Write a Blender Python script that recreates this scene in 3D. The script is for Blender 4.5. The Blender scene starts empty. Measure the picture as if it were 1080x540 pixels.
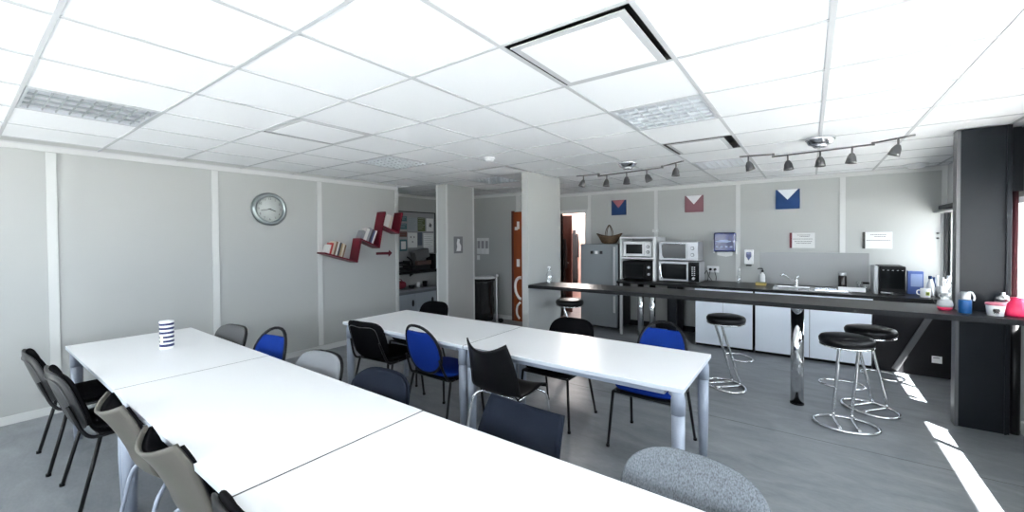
import bpy, bmesh, math, random
from mathutils import Vector, Matrix
PI = math.pi
random.seed(4)
COL = bpy.context.scene.collection
V = Vector

# ------------------------------------------------------------------ materials
MATS = {}
def mat(name, col, rough=0.5, metal=0.0, spec=0.5, noise=0.0, nscale=30.0, bump=0.0, bscale=80.0, coat=0.0, alpha=None, stretch=None):
    if name in MATS: return MATS[name]
    m = bpy.data.materials.new(name); m.use_nodes = True
    nt = m.node_tree; b = nt.nodes['Principled BSDF']
    b.inputs['Base Color'].default_value = (*col, 1)
    b.inputs['Roughness'].default_value = rough
    b.inputs['Metallic'].default_value = metal
    b.inputs['Specular IOR Level'].default_value = spec
    b.inputs['Coat Weight'].default_value = coat
    if noise or bump:
        tc = nt.nodes.new('ShaderNodeTexCoord'); mp = nt.nodes.new('ShaderNodeMapping')
        nt.links.new(tc.outputs['Object'], mp.inputs['Vector'])
        if stretch: mp.inputs['Scale'].default_value = stretch
    if noise:
        n = nt.nodes.new('ShaderNodeTexNoise'); n.inputs['Scale'].default_value = nscale; n.inputs['Detail'].default_value = 4
        nt.links.new(mp.outputs['Vector'], n.inputs['Vector'])
        r = nt.nodes.new('ShaderNodeValToRGB')
        r.color_ramp.elements[0].position = .3; r.color_ramp.elements[1].position = .7
        r.color_ramp.elements[0].color = (*[max(0, c*(1-noise)) for c in col], 1)
        r.color_ramp.elements[1].color = (*[min(1, c*(1+noise)) for c in col], 1)
        nt.links.new(n.outputs['Fac'], r.inputs['Fac']); nt.links.new(r.outputs['Color'], b.inputs['Base Color'])
    if bump:
        n2 = nt.nodes.new('ShaderNodeTexNoise'); n2.inputs['Scale'].default_value = bscale
        nt.links.new(mp.outputs['Vector'], n2.inputs['Vector'])
        bp = nt.nodes.new('ShaderNodeBump'); bp.inputs['Strength'].default_value = bump; bp.inputs['Distance'].default_value = .002
        nt.links.new(n2.outputs['Fac'], bp.inputs['Height']); nt.links.new(bp.outputs['Normal'], b.inputs['Normal'])
    MATS[name] = m
    return m
def clear_mat(name, tint=(1, 1, 1), gloss=0.08, body=0.0, bodycol=(.9, .9, .9)):
    """thin clear glass / plastic: straight-through with a little reflection"""
    m = bpy.data.materials.new(name); m.use_nodes = True; nt = m.node_tree
    for n in list(nt.nodes): nt.nodes.remove(n)
    out = nt.nodes.new('ShaderNodeOutputMaterial'); t = nt.nodes.new('ShaderNodeBsdfTransparent'); t.inputs[0].default_value = (*tint, 1)
    g = nt.nodes.new('ShaderNodeBsdfGlossy'); g.inputs['Roughness'].default_value = .03
    mx = nt.nodes.new('ShaderNodeMixShader'); mx.inputs[0].default_value = gloss
    nt.links.new(t.outputs[0], mx.inputs[1]); nt.links.new(g.outputs[0], mx.inputs[2]); last = mx
    if body:
        d = nt.nodes.new('ShaderNodeBsdfDiffuse'); d.inputs[0].default_value = (*bodycol, 1)
        m2 = nt.nodes.new('ShaderNodeMixShader'); m2.inputs[0].default_value = body
        nt.links.new(mx.outputs[0], m2.inputs[1]); nt.links.new(d.outputs[0], m2.inputs[2]); last = m2
    nt.links.new(last.outputs[0], out.inputs[0]); MATS[name] = m
    return m

def floor_mat():
    m = bpy.data.materials.new('grey_vinyl'); m.use_nodes = True; nt = m.node_tree; b = nt.nodes['Principled BSDF']
    tc = nt.nodes.new('ShaderNodeTexCoord')
    n1 = nt.nodes.new('ShaderNodeTexNoise'); n1.inputs['Scale'].default_value = 2.2; n1.inputs['Detail'].default_value = 6; n1.inputs['Distortion'].default_value = 1.2
    n2 = nt.nodes.new('ShaderNodeTexNoise'); n2.inputs['Scale'].default_value = 26; n2.inputs['Detail'].default_value = 5
    mp = nt.nodes.new('ShaderNodeMapping'); mp.inputs['Scale'].default_value = (1, 2.6, 1); mp.inputs['Rotation'].default_value = (0, 0, .7)
    nt.links.new(tc.outputs['Object'], mp.inputs[0]); nt.links.new(mp.outputs[0], n1.inputs[0]); nt.links.new(mp.outputs[0], n2.inputs[0])
    ad = nt.nodes.new('ShaderNodeMath'); ad.operation = 'MULTIPLY_ADD'; ad.inputs[1].default_value = .35
    nt.links.new(n2.outputs['Fac'], ad.inputs[0]); nt.links.new(n1.outputs['Fac'], ad.inputs[2])
    r = nt.nodes.new('ShaderNodeValToRGB'); e = r.color_ramp.elements
    e[0].position = .42; e[0].color = (.135, .148, .165, 1); e[1].position = .95; e[1].color = (.235, .25, .27, 1)
    nt.links.new(ad.outputs[0], r.inputs[0]); nt.links.new(r.outputs[0], b.inputs['Base Color'])
    b.inputs['Roughness'].default_value = .42; b.inputs['Specular IOR Level'].default_value = .45
    return m

M_WALL = mat('painted_wall_panel', (.40, .412, .408), .42, spec=.35, bump=.12, bscale=220)
M_TRIM = mat('white_cover_strip', (.56, .575, .57), .35)
M_TILE = mat('ceiling_tile', (.86, .87, .88), .9, spec=.1)
M_TEE = mat('ceiling_tee', (.50, .51, .525), .5)
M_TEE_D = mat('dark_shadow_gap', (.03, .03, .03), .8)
M_FLOOR = floor_mat()
M_TABLE = mat('white_laminate', (.84, .85, .87), .28, spec=.5)
M_TEDGE = mat('pale_edge_band', (.50, .54, .60), .35)
M_TLEG = mat('silver_grey_paint', (.27, .305, .375), .35, metal=.15)
M_BLACKF = mat('black_fabric', (.004, .004, .005), .95, spec=.03, bump=.3, bscale=300)
M_NAVYF = mat('dark_navy_fabric', (.008, .011, .019), .8, spec=.06, bump=.3, bscale=300)
M_BLUEF = mat('royal_blue_fabric', (.005, .022, .165), .85, spec=.05, noise=.2, nscale=300, bump=.3, bscale=300)
M_GREYF = mat('mid_grey_fabric', (.095, .098, .102), .9, spec=.2, noise=.2, nscale=350, bump=.4, bscale=300)
M_LGREYF = mat('light_grey_fabric', (.17, .18, .195), .9, spec=.2, noise=.2, nscale=350, bump=.4, bscale=300)
M_TWEED = mat('grey_tweed_fabric', (.135, .15, .168), .95, spec=.2, noise=.42, nscale=260, bump=.5, bscale=400, stretch=(1, 1, .4))
M_BPLAST = mat('black_plastic', (.005, .005, .006), .45, spec=.16)
M_GPLAST = mat('dark_grey_plastic', (.015, .0155, .017), .38, spec=.28)
M_TAUPE = mat('taupe_grey_plastic', (.088, .083, .071), .42, spec=.35)
M_BTUBE = mat('black_steel_tube', (.006, .006, .007), .35, spec=.25)
M_CHROME = mat('chrome', (.80, .81, .83), .09, metal=1)
M_STEEL = mat('brushed_steel', (.50, .51, .53), .28, metal=1)
M_NICKEL = mat('dark_nickel', (.085, .085, .09), .35, metal=.8)
M_BAR = mat('dark_grey_worktop', (.012, .0125, .014), .38, spec=.14, noise=.15, nscale=60)
M_BLACKTOP = mat('black_worktop', (.007, .007, .008), .35, spec=.2)
M_LEATHER = mat('black_leatherette', (.004, .004, .005), .36, spec=.22, bump=.2, bscale=120)
M_CUP = mat('white_cupboard', (.78, .84, .93), .3)
M_DGAP = mat('dark_gap', (.008, .008, .010), .7, spec=.2)
M_DARKCLAD = mat('anthracite_cladding', (.008, .010, .013), .33, spec=.14)
M_ALU = mat('aluminium_edge', (.30, .31, .33), .35, metal=.7)
M_RED = mat('dark_red_lacquer', (.105, .004, .013), .4, spec=.3)
M_MAROON = mat('maroon_paint', (.09, .006, .014), .5, spec=.3)
M_FRIDGE = mat('fridge_silver', (.22, .24, .26), .38, metal=.5)
M_FRIDGED = mat('fridge_dark_side', (.010, .010, .012), .5, spec=.2)
M_WHITE = mat('white_plastic', (.78, .79, .8), .35)
M_PAPER = mat('white_paper', (.72, .73, .73), .8)
M_INK = mat('grey_print', (.12, .12, .13), .8)
M_NAVYP = mat('navy_print', (.012, .02, .10), .4)
M_BLUEP = mat('blue_canvas', (.007, .028, .10), .8, spec=.2)
M_ROSE = mat('rose_canvas', (.20, .095, .115), .8, spec=.2)
M_WHITEC = mat('white_canvas', (.78, .8, .82), .7)
M_TBLUE = mat('translucent_blue_plastic', (.02, .032, .14), .25, coat=.4)
M_ORANGE = mat('orange_varnished_door', (.22, .045, .008), .4, noise=.2, nscale=6, stretch=(1, 1, .1))
M_BROWN = mat('dark_brown_door', (.085, .025, .018), .4)
M_WICKER = mat('wicker', (.10, .062, .034), .85, noise=.5, nscale=60, bump=1, bscale=60)
M_GLASSD = mat('dark_oven_glass', (.006, .007, .008), .1, spec=.25)
M_GLASSG = mat('grey_oven_glass', (.018, .02, .022), .15, spec=.3)
M_SILVER = mat('silver_plastic', (.45, .46, .48), .35, metal=.4)
M_CYAN = mat('steel_blue_enamel', (.008, .065, .20), .35, spec=.3)
M_PINK = mat('pink_red_plastic', (.62, .02, .09), .3)
M_COFFEE = mat('dark_liquid', (.015, .01, .008), .2)
M_SPONGE = mat('yellow_sponge', (.55, .42, .15), .9)
M_GREEN = mat('olive_green_print', (.10, .12, .05), .8)
M_TEAL = mat('teal_print', (.06, .14, .16), .8)
M_PINKW = mat('pale_pink_wall', (.68, .45, .40), .7)
M_COAT = mat('black_cloth', (.012, .011, .013), .95)
M_BRICKW = mat('pale_concrete', (.62, .60, .57), .9)
M_ROOF = mat('roof_soffit', (.30, .30, .30), .8)
M_CLOCKF = mat('clock_dial', (.50, .53, .52), .5)
M_CLOCKR = mat('clock_rim_steel', (.30, .34, .34), .28, metal=.8)
M_BOARD = mat('pinboard', (.30, .31, .32), .8)
M_GLASS = clear_mat('window_glass', (.97, .98, .98), .06)
M_BOTTLE = clear_mat('clear_bottle', (.93, .95, .96), .16, .10)
M_LOUVRE = mat('louvre_aluminium', (.62, .65, .68), .35, metal=.3)
M_DIFF = mat('lamp_reflector_white', (.55, .57, .6), .35, metal=.2)
BOOKS = [mat('book_cover_%s' % n, c, .6) for n, c in [('cream', (.5, .45, .36)), ('brown', (.16, .09, .05)), ('white', (.6, .6, .58)), ('dark', (.04, .04, .05)),
         ('red', (.35, .03, .03)), ('tan', (.35, .25, .15)), ('grey', (.25, .26, .28)), ('blue', (.06, .08, .2))]]

# ------------------------------------------------------------------ mesh helpers
def box(bm, x0, x1, y0, y1, z0, z1, M=None, mi=0, bev=0.0):
    b2 = bmesh.new() if bev else bm
    co = [(x0,y0,z0),(x1,y0,z0),(x1,y1,z0),(x0,y1,z0),(x0,y0,z1),(x1,y0,z1),(x1,y1,z1),(x0,y1,z1)]
    vs = [b2.verts.new(c) for c in co]
    fs = [b2.faces.new([vs[i] for i in f]) for f in [(0,3,2,1),(4,5,6,7),(0,1,5,4),(1,2,6,5),(2,3,7,6),(3,0,4,7)]]
    if bev:
        bmesh.ops.bevel(b2, geom=b2.edges[:], offset=bev, segments=2, affect='EDGES', profile=.5)
        if M: bmesh.ops.transform(b2, matrix=M, verts=b2.verts[:])
        vmap = {}
        for v in b2.verts: vmap[v] = bm.verts.new(v.co)
        for f in b2.faces:
            nf = bm.faces.new([vmap[v] for v in f.verts]); nf.material_index = mi
        b2.free()
    else:
        for f in fs: f.material_index = mi
        if M:
            for v in vs: v.co = M @ v.co
    return bm
def ring_loft(bm, rings, cap=True, closed=False, mi=0, smooth=True):
    vr = [[bm.verts.new(p) for p in r] for r in rings]
    n = len(vr[0]); m = len(vr)
    for i in range(m if closed else m-1):
        a, b = vr[i], vr[(i+1) % m]
        for j in range(n):
            f = bm.faces.new((a[j], a[(j+1) % n], b[(j+1) % n], b[j])); f.smooth = smooth; f.material_index = mi
    if cap and not closed:
        f = bm.faces.new(list(reversed(vr[0]))); f.material_index = mi
        f = bm.faces.new(vr[-1]); f.material_index = mi
    return vr
def smooth_path(pts, n=6, closed=False):
    pts = [V(p) for p in pts]; out = []
    N = len(pts)
    for i in range(N if closed else N-1):
        p0 = pts[(i-1) % N] if closed or i > 0 else pts[0]
        p1 = pts[i]; p2 = pts[(i+1) % N]
        p3 = pts[(i+2) % N] if closed or i+2 < N else pts[-1]
        for k in range(n):
            t = k/n
            out.append(.5*((2*p1)+(-p0+p2)*t+(2*p0-5*p1+4*p2-p3)*t*t+(-p0+3*p1-3*p2+p3)*t**3))
    if not closed: out.append(pts[-1])
    return out
def tube(bm, pts, r, n=10, closed=False, smooth=0, mi=0, radii=None):
    if smooth: pts = smooth_path(pts, smooth, closed)
    pts = [V(p) for p in pts]; N = len(pts)
    rings = []; up = None
    for i, p in enumerate(pts):
        a = pts[(i-1) % N] if closed or i > 0 else p
        b = pts[(i+1) % N] if closed or i < N-1 else p
        t = (b-a).normalized()
        if up is None:
            up = V((0,0,1)) if abs(t.z) < .9 else V((1,0,0))
        s = t.cross(up)
        if s.length < 1e-5: s = t.cross(V((.3,1,.1)))
        s.normalize(); up = s.cross(t).normalized()
        rr = radii[i] if radii else r
        rings.append([p + s*math.cos(2*PI*k/n)*rr + up*math.sin(2*PI*k/n)*rr for k in range(n)])
    ring_loft(bm, rings, cap=not closed, closed=closed, mi=mi)
    return bm
def cyl(bm, p0, p1, r0, r1=None, n=20, mi=0):
    r1 = r0 if r1 is None else r1
    return tube(bm, [p0, p1], r0, n, radii=[r0, r1], mi=mi)
def lathe(bm, prof, n=28, c=(0,0,0), mi=0, M=None, mis=None, cap=True):
    rings = []
    for r, z in prof:
        ring = [V((c[0]+max(r,1e-4)*math.cos(2*PI*k/n), c[1]+max(r,1e-4)*math.sin(2*PI*k/n), c[2]+z)) for k in range(n)]
        if M: ring = [M @ p for p in ring]
        rings.append(ring)
    vr = [[bm.verts.new(p) for p in r] for r in rings]
    for i in range(len(vr)-1):
        for j in range(n):
            f = bm.faces.new((vr[i][j], vr[i][(j+1)%n], vr[i+1][(j+1)%n], vr[i+1][j])); f.smooth = True
            f.material_index = mis[i] if mis else mi
    for r, s in ((vr[0], True), (vr[-1], False)) if cap else ():
        f = bm.faces.new(list(reversed(r)) if s else r); f.material_index = (mis[0] if s else mis[-1]) if mis else mi
    return bm
def prism(bm, pts, axis, a, b, M=None, mi=0):
    """polygon pts (2D) extruded along axis from a to b"""
    def mk(p, t):
        q = {'x': (t, p[0], p[1]), 'y': (p[0], t, p[1]), 'z': (p[0], p[1], t)}[axis]
        return M @ V(q) if M else V(q)
    A = [bm.verts.new(mk(p, a)) for p in pts]; B = [bm.verts.new(mk(p, b)) for p in pts]
    n = len(pts)
    fs = [bm.faces.new(A), bm.faces.new(list(reversed(B)))]
    for i in range(n): fs.append(bm.faces.new((A[i], B[i], B[(i+1)%n], A[(i+1)%n])))
    for f in fs: f.material_index = mi
    bmesh.ops.recalc_face_normals(bm, faces=fs)
    return bm
def se(t, e):
    c, s = math.cos(t), math.sin(t)
    return math.copysign(abs(c)**(2/e), c), math.copysign(abs(s)**(2/e), s)
def cushion(bm, w, h, t, e=4, M=None, bend=0.0, n=40, top=None, rings=7):
    """padded plate in the local XZ plane, thickness along Y; bend bows it in Y with x^2; top clips the height"""
    def pt(r, a, side):
        x, z = se(a, e); x *= w/2*r; z *= h/2*r
        if top is not None and z > top: z = top
        y = side*t/2*math.sqrt(max(0, 1-r**5)) + bend*(x/(w/2))**2
        p = V((x, y, z)); return M @ p if M else p
    rr = [i/rings for i in range(1, rings)] + [.96, .99, 1.0]
    for side in (-1, 1):
        c = bm.verts.new(pt(0, 0, side)); prev = None
        for r in rr:
            cur = [bm.verts.new(pt(r, 2*PI*k/n, side)) for k in range(n)]
            for k in range(n):
                k2 = (k+1) % n
                vs = (c, cur[k], cur[k2]) if prev is None else (prev[k], cur[k], cur[k2], prev[k2])
                try: f = bm.faces.new(vs if side < 0 else tuple(reversed(vs)))
                except ValueError: continue
                f.smooth = True
            prev = cur
    bmesh.ops.remove_doubles(bm, verts=bm.verts[:], dist=1e-5)
    return bm
def mk(name, bm, m, parent=None):
    me = bpy.data.meshes.new(name); bm.to_mesh(me); bm.free()
    for x in (m if isinstance(m, (list, tuple)) else [m]): me.materials.append(x)
    o = bpy.data.objects.new(name, me); COL.objects.link(o)
    if parent: o.parent = parent
    return o
def B(): return bmesh.new()
def thing(name, label, cat, loc=(0,0,0), rz=0.0, group=None):
    o = bpy.data.objects.new(name, None); o.empty_display_size = .1; COL.objects.link(o)
    o.location = loc; o.rotation_euler = (0,0,rz); o['label'] = label; o['category'] = cat
    if group: o['group'] = group
    return o
def tag(o, label, cat, group=None, loc=None, rz=None):
    o['label'] = label; o['category'] = cat
    if group: o['group'] = group
    if loc is not None: o.location = loc
    if rz is not None: o.rotation_euler = (0,0,rz)
    return o
def struct(name, bm, m):
    o = mk(name, bm, m); o['kind'] = 'structure'; return o
def dup(root, loc, rz, label, group=None):
    r = root.copy(); COL.objects.link(r); r.location = loc; r.rotation_euler = (0,0,rz); r['label'] = label
    if group: r['group'] = group
    for ch in list(root.children):
        c = ch.copy(); COL.objects.link(c); c.parent = r
        for g in ch.children:
            d = g.copy(); COL.objects.link(d); d.parent = c
    return r
def text_into(bm, s, size, M, mi=0, ext=.0006):
    cu = bpy.data.curves.new('t', 'FONT'); cu.body = s; cu.size = size; cu.align_x = 'CENTER'; cu.align_y = 'CENTER'; cu.extrude = ext
    o = bpy.data.objects.new('t', cu); COL.objects.link(o)
    bpy.context.view_layer.update()
    me = o.to_mesh(); vm = [bm.verts.new(M @ v.co) for v in me.vertices]
    for p in me.polygons:
        try: f = bm.faces.new([vm[i] for i in p.vertices]); f.material_index = mi
        except ValueError: pass
    o.to_mesh_clear(); bpy.data.objects.remove(o); bpy.data.curves.remove(cu)

# ------------------------------------------------------------------ room dimensions
XL, XR, YK, YB, ZC = -5.52, 1.36, 7.1, -1.7, 2.41
XA = -6.25           # alcove wall
YA = 6.25            # back wall behind the bin
# floor
bm = B(); box(bm, XA-.1, XR+.1, YB-.1, 9.6, -.12, 0); struct('floor', bm, M_FLOOR)
bm = B()             # welded floor seam lines
box(bm, XL, XR-.02, 3.86, 3.866, 0, .0006); struct('trim_1', bm, mat('floor_weld', (.07, .075, .08), .6))

def wall_x(name, x0, x1, y0, y1, holes=(), z1=ZC+.05):
    """wall slab between x0..x1 running along y with rectangular holes (ya,yb,za,zb)"""
    bm = B(); ys = y0
    for ya, yb, za, zb in sorted(holes):
        if ya > ys: box(bm, x0, x1, ys, ya, 0, z1)
        if za > 0: box(bm, x0, x1, ya, yb, 0, za)
        box(bm, x0, x1, ya, yb, zb, z1); ys = yb
    if ys < y1: box(bm, x0, x1, ys, y1, 0, z1)
    return struct(name, bm, M_WALL)
def wall_y(name, y0, y1, x0, x1, holes=(), z1=ZC+.05, m=None):
    bm = B(); xs = x0
    for xa, xb, za, zb in sorted(holes):
        if xa > xs: box(bm, xs, xa, y0, y1, 0, z1)
        if za > 0: box(bm, xa, xb, y0, y1, 0, za)
        box(bm, xa, xb, y0, y1, zb, z1); xs = xb
    if xs < x1: box(bm, xs, x1, y0, y1, 0, z1)
    return struct(name, bm, m or M_WALL)
SILL, HEAD = .90, 1.86
WIN = [(-1.45, 1.15), (1.45, 4.20), (4.38, 5.80), (6.22, 6.98)]
wall_x('wall_left', XL-.1, XL, YB, 4.35)
wall_y('wall_alcove_return', 4.25, 4.35, XA, XL-.1)
wall_x('wall_alcove', XA-.1, XA, 4.25, YA+.1)
wall_y('wall_back_left', YA, YA+.1, XA, -4.1)
wall_x('wall_corridor_return', -4.2, -4.1, YA+.1, YK+.1)
wall_x('wall_corridor_left', -6.1, -6.0, YK+.1, 9.6)
wall_y('wall_corridor_near', YK, YK+.1, -6.1, -4.2)
DX0, DX1 = -4.0, -3.46
wall_y('wall_kitchen', YK, YK+.1, -4.1, XR+.1, holes=[(DX0, DX1, 0, 2.03)])
wall_x('wall_right', XR, XR+.1, YB, YK, holes=[(a, b, SILL, HEAD) for a, b in WIN])
wall_y('wall_rear', YB-.1, YB, XL-.1, XR+.1, holes=[(-5.0, -2.3, .9, 2.1), (-1.9, .9, .9, 2.1)])
# corridor beyond the doorway
wall_y('wall_corridor_end', 9.5, 9.6, -6.0, -2.9, m=M_PINKW)
bm = B(); box(bm, -3.0, -2.9, YK+.1, 9.5, 0, ZC); struct('wall_corridor_side', bm, M_PINKW)
# column partitions
bm = B(); box(bm, -4.83, -4.61, 4.58, 5.2, 0, ZC, bev=.004); struct('wall_pillar_left', bm, M_WALL)
bm = B(); box(bm, -3.03, -2.93, 4.36, 5.2, 0, ZC, bev=.004); struct('wall_pillar_centre', bm, M_WALL)
# corner cover strips, battens, cornices, skirtings
tn = [1]
def trim(bm, m=None):
    tn[0] += 1; return struct('trim_%d' % tn[0], bm, m or M_TRIM)
bm = B()
for x, y in ((-4.83, 4.58), (-4.61, 4.58), (-4.61, 5.2), ):
    box(bm, x-.016, x+.004 if x > -4.7 else x+.016, y-.004 if y < 5 else y-.016, y+.02, 0, ZC-.001)
trim(bm)
bm = B()
for y in (.545, 1.79, 3.02): box(bm, XL, XL+.012, y-.032, y+.032, .08, ZC-.06)
box(bm, XL, XL+.012, 4.30, 4.352, .0, ZC-.06); box(bm, XL-.1, XL+.012, 4.345, 4.36, 0, ZC-.06); box(bm, XL, XL+.012, -.70, -.64, .08, ZC-.06)
trim(bm)
bm = B()
for x, zb in ((-2.13, .86), (-.89, .86), (.36, 1.327)): box(bm, x-.03, x+.03, YK-.012, YK, zb, ZC-.06)
box(bm, 1.30, XR, YK-.012, YK, .86, ZC-.06); box(bm, DX1+.06, DX1+.12, YK-.01, YK, 0, ZC-.06)
trim(bm)
bm = B(); box(bm, XL, XL+.02, YB, 4.35, ZC-.055, ZC-.012); trim(bm)
bm = B(); box(bm, -4.1, XR, YK-.02, YK, ZC-.06, ZC-.012); trim(bm)
bm = B(); box(bm, XA, -4.1, YA-.02, YA, ZC-.06, ZC-.012); box(bm, XA, XA+.02, 4.36, YA-.02, ZC-.06, ZC-.012); trim(bm)
bm = B(); box(bm, -4.46, -4.37, YA-.014, YA, 2.05, ZC-.06); trim(bm)
bm = B(); box(bm, XR-.012, XR, 6.82, YK-.012, HEAD+.03, ZC); trim(bm)
bm = B(); box(bm, XL, XL+.014, YB, 4.35, 0, .07); o = struct('baseboard_left', bm, M_TRIM)
bm = B(); box(bm, -4.1, DX0, YK-.014, YK, 0, .07); box(bm, DX1, -1.34, YK-.014, YK, 0, .09); struct('baseboard_kitchen', bm, M_DGAP)
bm = B(); box(bm, XR-.014, XR, YB, 4.9, 0, .10); struct('baseboard_right', bm, M_TRIM)
bm = B(); box(bm, XA, -4.52, YA-.014, YA, 0, .07); struct('baseboard_back', bm, M_TRIM)
# door casing to the corridor
bm = B()
box(bm, DX0-.06, DX0, YK-.02, YK+.1, 0, 2.09); box(bm, DX1, DX1+.06, YK-.02, YK+.1, 0, 2.09); box(bm, DX0, DX1, YK-.02, YK+.1, 2.03, 2.09)
struct('door_1', bm, M_TRIM)

# ------------------------------------------------------------------ ceiling
GX, GY = .594, .600
gx = [-1.712+GX*i for i in range(-9, 7)]
gy = [.85+GY*j for j in range(-6, 16)]
gx = [x for x in gx if XA < x < XR]; gy = [y for y in gy if YB < y < 9.5]
bm = B(); box(bm, XA-.1, XR+.1, YB-.1, 9.6, ZC+.05+.03, ZC+.12); struct('ceiling', bm, M_TILE)
CELLS_OPEN = {}      # (i,j) of cells that hold a light or an offset panel
def cell(x, y):
    i = max(k for k in range(len(gx)) if gx[k] <= x); j = max(k for k in range(len(gy)) if gy[k] <= y)
    return i, j
lights = [(-3.8, .5), (-.8, 2.95), (-3.8, 2.95), (-3.8, 4.8), (-.8, 5.4)]
hatches = [(-.8, 1.7), (-3.2, 1.7), (-.8, 4.15), (-3.2, 4.15)]
skip = {cell(*p) for p in lights+hatches}
bm = B()
ex = [XA]+gx+[XR]; ey = [YB]+gy+[9.5]
for a in range(len(ex)-1):
    for b in range(len(ey)-1):
        if (a-1, b-1) in skip: continue
        if ex[a] < XL-.01 and ey[b] < 4.2: continue
        box(bm, ex[a]+.001, ex[a+1]-.001, ey[b]+.001, ey[b+1]-.001, ZC+.002, ZC+.079)
struct('ceiling_tiles', bm, M_TILE)
bm = B()
for x in gx: box(bm, x-.011, x+.011, YB, 9.5, ZC-.002, ZC+.004)
for i in range(len(gx)+1):
    xa = gx[i-1]+.011 if i > 0 else XA; xb = gx[i]-.011 if i < len(gx) else XR
    for y in gy: box(bm, xa, xb, y-.009, y+.009, ZC-.002, ZC+.004)
struct('ceiling_grid', bm, M_TEE)
bm = B()
box(bm, XL, XL+.02, YB, 4.35, ZC-.012, ZC); box(bm, -4.1, XR, YK-.02, YK, ZC-.012, ZC); box(bm, XR-.02, XR, YB, YK, ZC-.012, ZC)
trim(bm, M_TEE)

def light_panel(x, y, label, kind):
    i, j = cell(x, y); x0, y0 = gx[i]+.014, gy[j]+.012; w, h = GX-.028, GY-.024
    t = thing('ceiling_light', label, 'ceiling light', (x0+w/2, y0+h/2, ZC), 0, 'louvred ceiling light panels')
    bm = B()
    box(bm, -w/2, w/2, -h/2, h/2, .012, .018)
    for a, b, c, d in ((-w/2, w/2, -h/2, -h/2+.012), (-w/2, w/2, h/2-.012, h/2), (-w/2, -w/2+.012, -h/2+.012, h/2-.012), (w/2-.012, w/2, -h/2+.012, h/2-.012)):
        box(bm, a, b, c, d, -.003, .012)
    mk('frame', bm, M_DIFF, t)
    for k in range(4):      # four lamp bays
        bm = B(); xx = -w/2+.014+(w-.028)*k/4; ww = (w-.028)/4
        if kind:             # long reflector blades across
            for q in range(9):
                yy = -h/2+.014+(h-.028)*(q+.5)/9
                box(bm, xx+.004, xx+ww-.004, yy-.002, yy+.002, -.002, .0115)
            box(bm, xx+ww-.010, xx+ww-.004, -h/2+.013, h/2-.013, -.0025, .0118)
        else:
            for q in range(6):
                yy = -h/2+.014+(h-.028)*q/6
                box(bm, xx, xx+ww, yy, yy+.008, -.002, .0115)
                for e in range(2): box(bm, xx+ww*e/2, xx+ww*e/2+.006, yy+.008, yy+(h-.028)/6, -.002, .0115)
        mk('louvre', bm, mat('grey_louvre', (.30, .325, .335), .4, metal=.2) if kind else M_LOUVRE, t)
    return t
light_panel(-3.8, .5, 'louvred ceiling light panel nearest the left edge of the photo', 1)
light_panel(-.8, 2.95, 'egg-crate louvre ceiling light between the large open hatch and the bar', 0)
light_panel(-3.8, 2.95, 'louvred ceiling light panel in mid room beyond the clock', 0)
light_panel(-3.8, 4.8, 'louvred ceiling light panel just behind the two white pillars', 0)
light_panel(-.8, 5.4, 'louvred ceiling light panel over the walkway behind the bar', 0)

def hatch(x, y, label, drop, off, gap):
    i, j = cell(x, y); x0, y0 = gx[i]+.012, gy[j]+.010; w, h = GX-.024, GY-.02
    t = thing('ceiling_hatch', label, 'ceiling hatch', (x0+w/2, y0+h/2, ZC), 0, 'shifted ceiling panels in metal frames')
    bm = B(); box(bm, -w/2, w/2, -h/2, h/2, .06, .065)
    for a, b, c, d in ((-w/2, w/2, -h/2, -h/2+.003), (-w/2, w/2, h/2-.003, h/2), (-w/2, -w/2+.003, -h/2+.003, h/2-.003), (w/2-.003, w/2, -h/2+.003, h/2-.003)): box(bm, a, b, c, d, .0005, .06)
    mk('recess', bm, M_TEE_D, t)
    g = gap
    bm = B(); box(bm, -w/2+g[0], w/2-g[1], -h/2+g[2], h/2-g[3], -.004, .001, bev=.001); mk('frame', bm, M_TEE, t)
    bm = B(); f = .035; box(bm, -w/2+g[0]+f, w/2-g[1]-f, -h/2+g[2]+f, h/2-g[3]-f, -.007, -.0035); mk('panel', bm, M_TILE, t)
hatch(-.8, 1.7, 'large square ceiling hatch nearest the camera with a black slit on two sides', 0, 0, (.014, .026, .030, .004))
hatch(-3.2, 1.7, 'square ceiling hatch in front of the clock wall', 0, 0, (.028, .004, .004, .004))
hatch(-.8, 4.15, 'square ceiling hatch with black slit between the two spotlight tracks', 0, 0, (.03, .065, .05, .004))
hatch(-3.2, 4.15, 'dark-edged square ceiling hatch in front of the centre pillar', 0, 0, (.004, .025, .025, .004))

def detector(x, y, label, r=.055):
    t = thing('smoke_detector', label, 'smoke detector', (x, y, ZC-.002))
    bm = B(); lathe(bm, [(r, 0), (r, -.014), (r*.93, -.02)]); mk('base', bm, M_WHITE, t)
    bm = B(); lathe(bm, [(r*.75, -.02), (r*.75, -.032), (r*.55, -.045), (0, -.047)]); mk('sensor_cap', bm, M_WHITE, t)
detector(-2.74, 3.36, 'round white smoke detector in the middle of the ceiling')
detector(1.03, 6.8, 'flat round white detector on the ceiling by the kitchen corner', .11)

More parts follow.
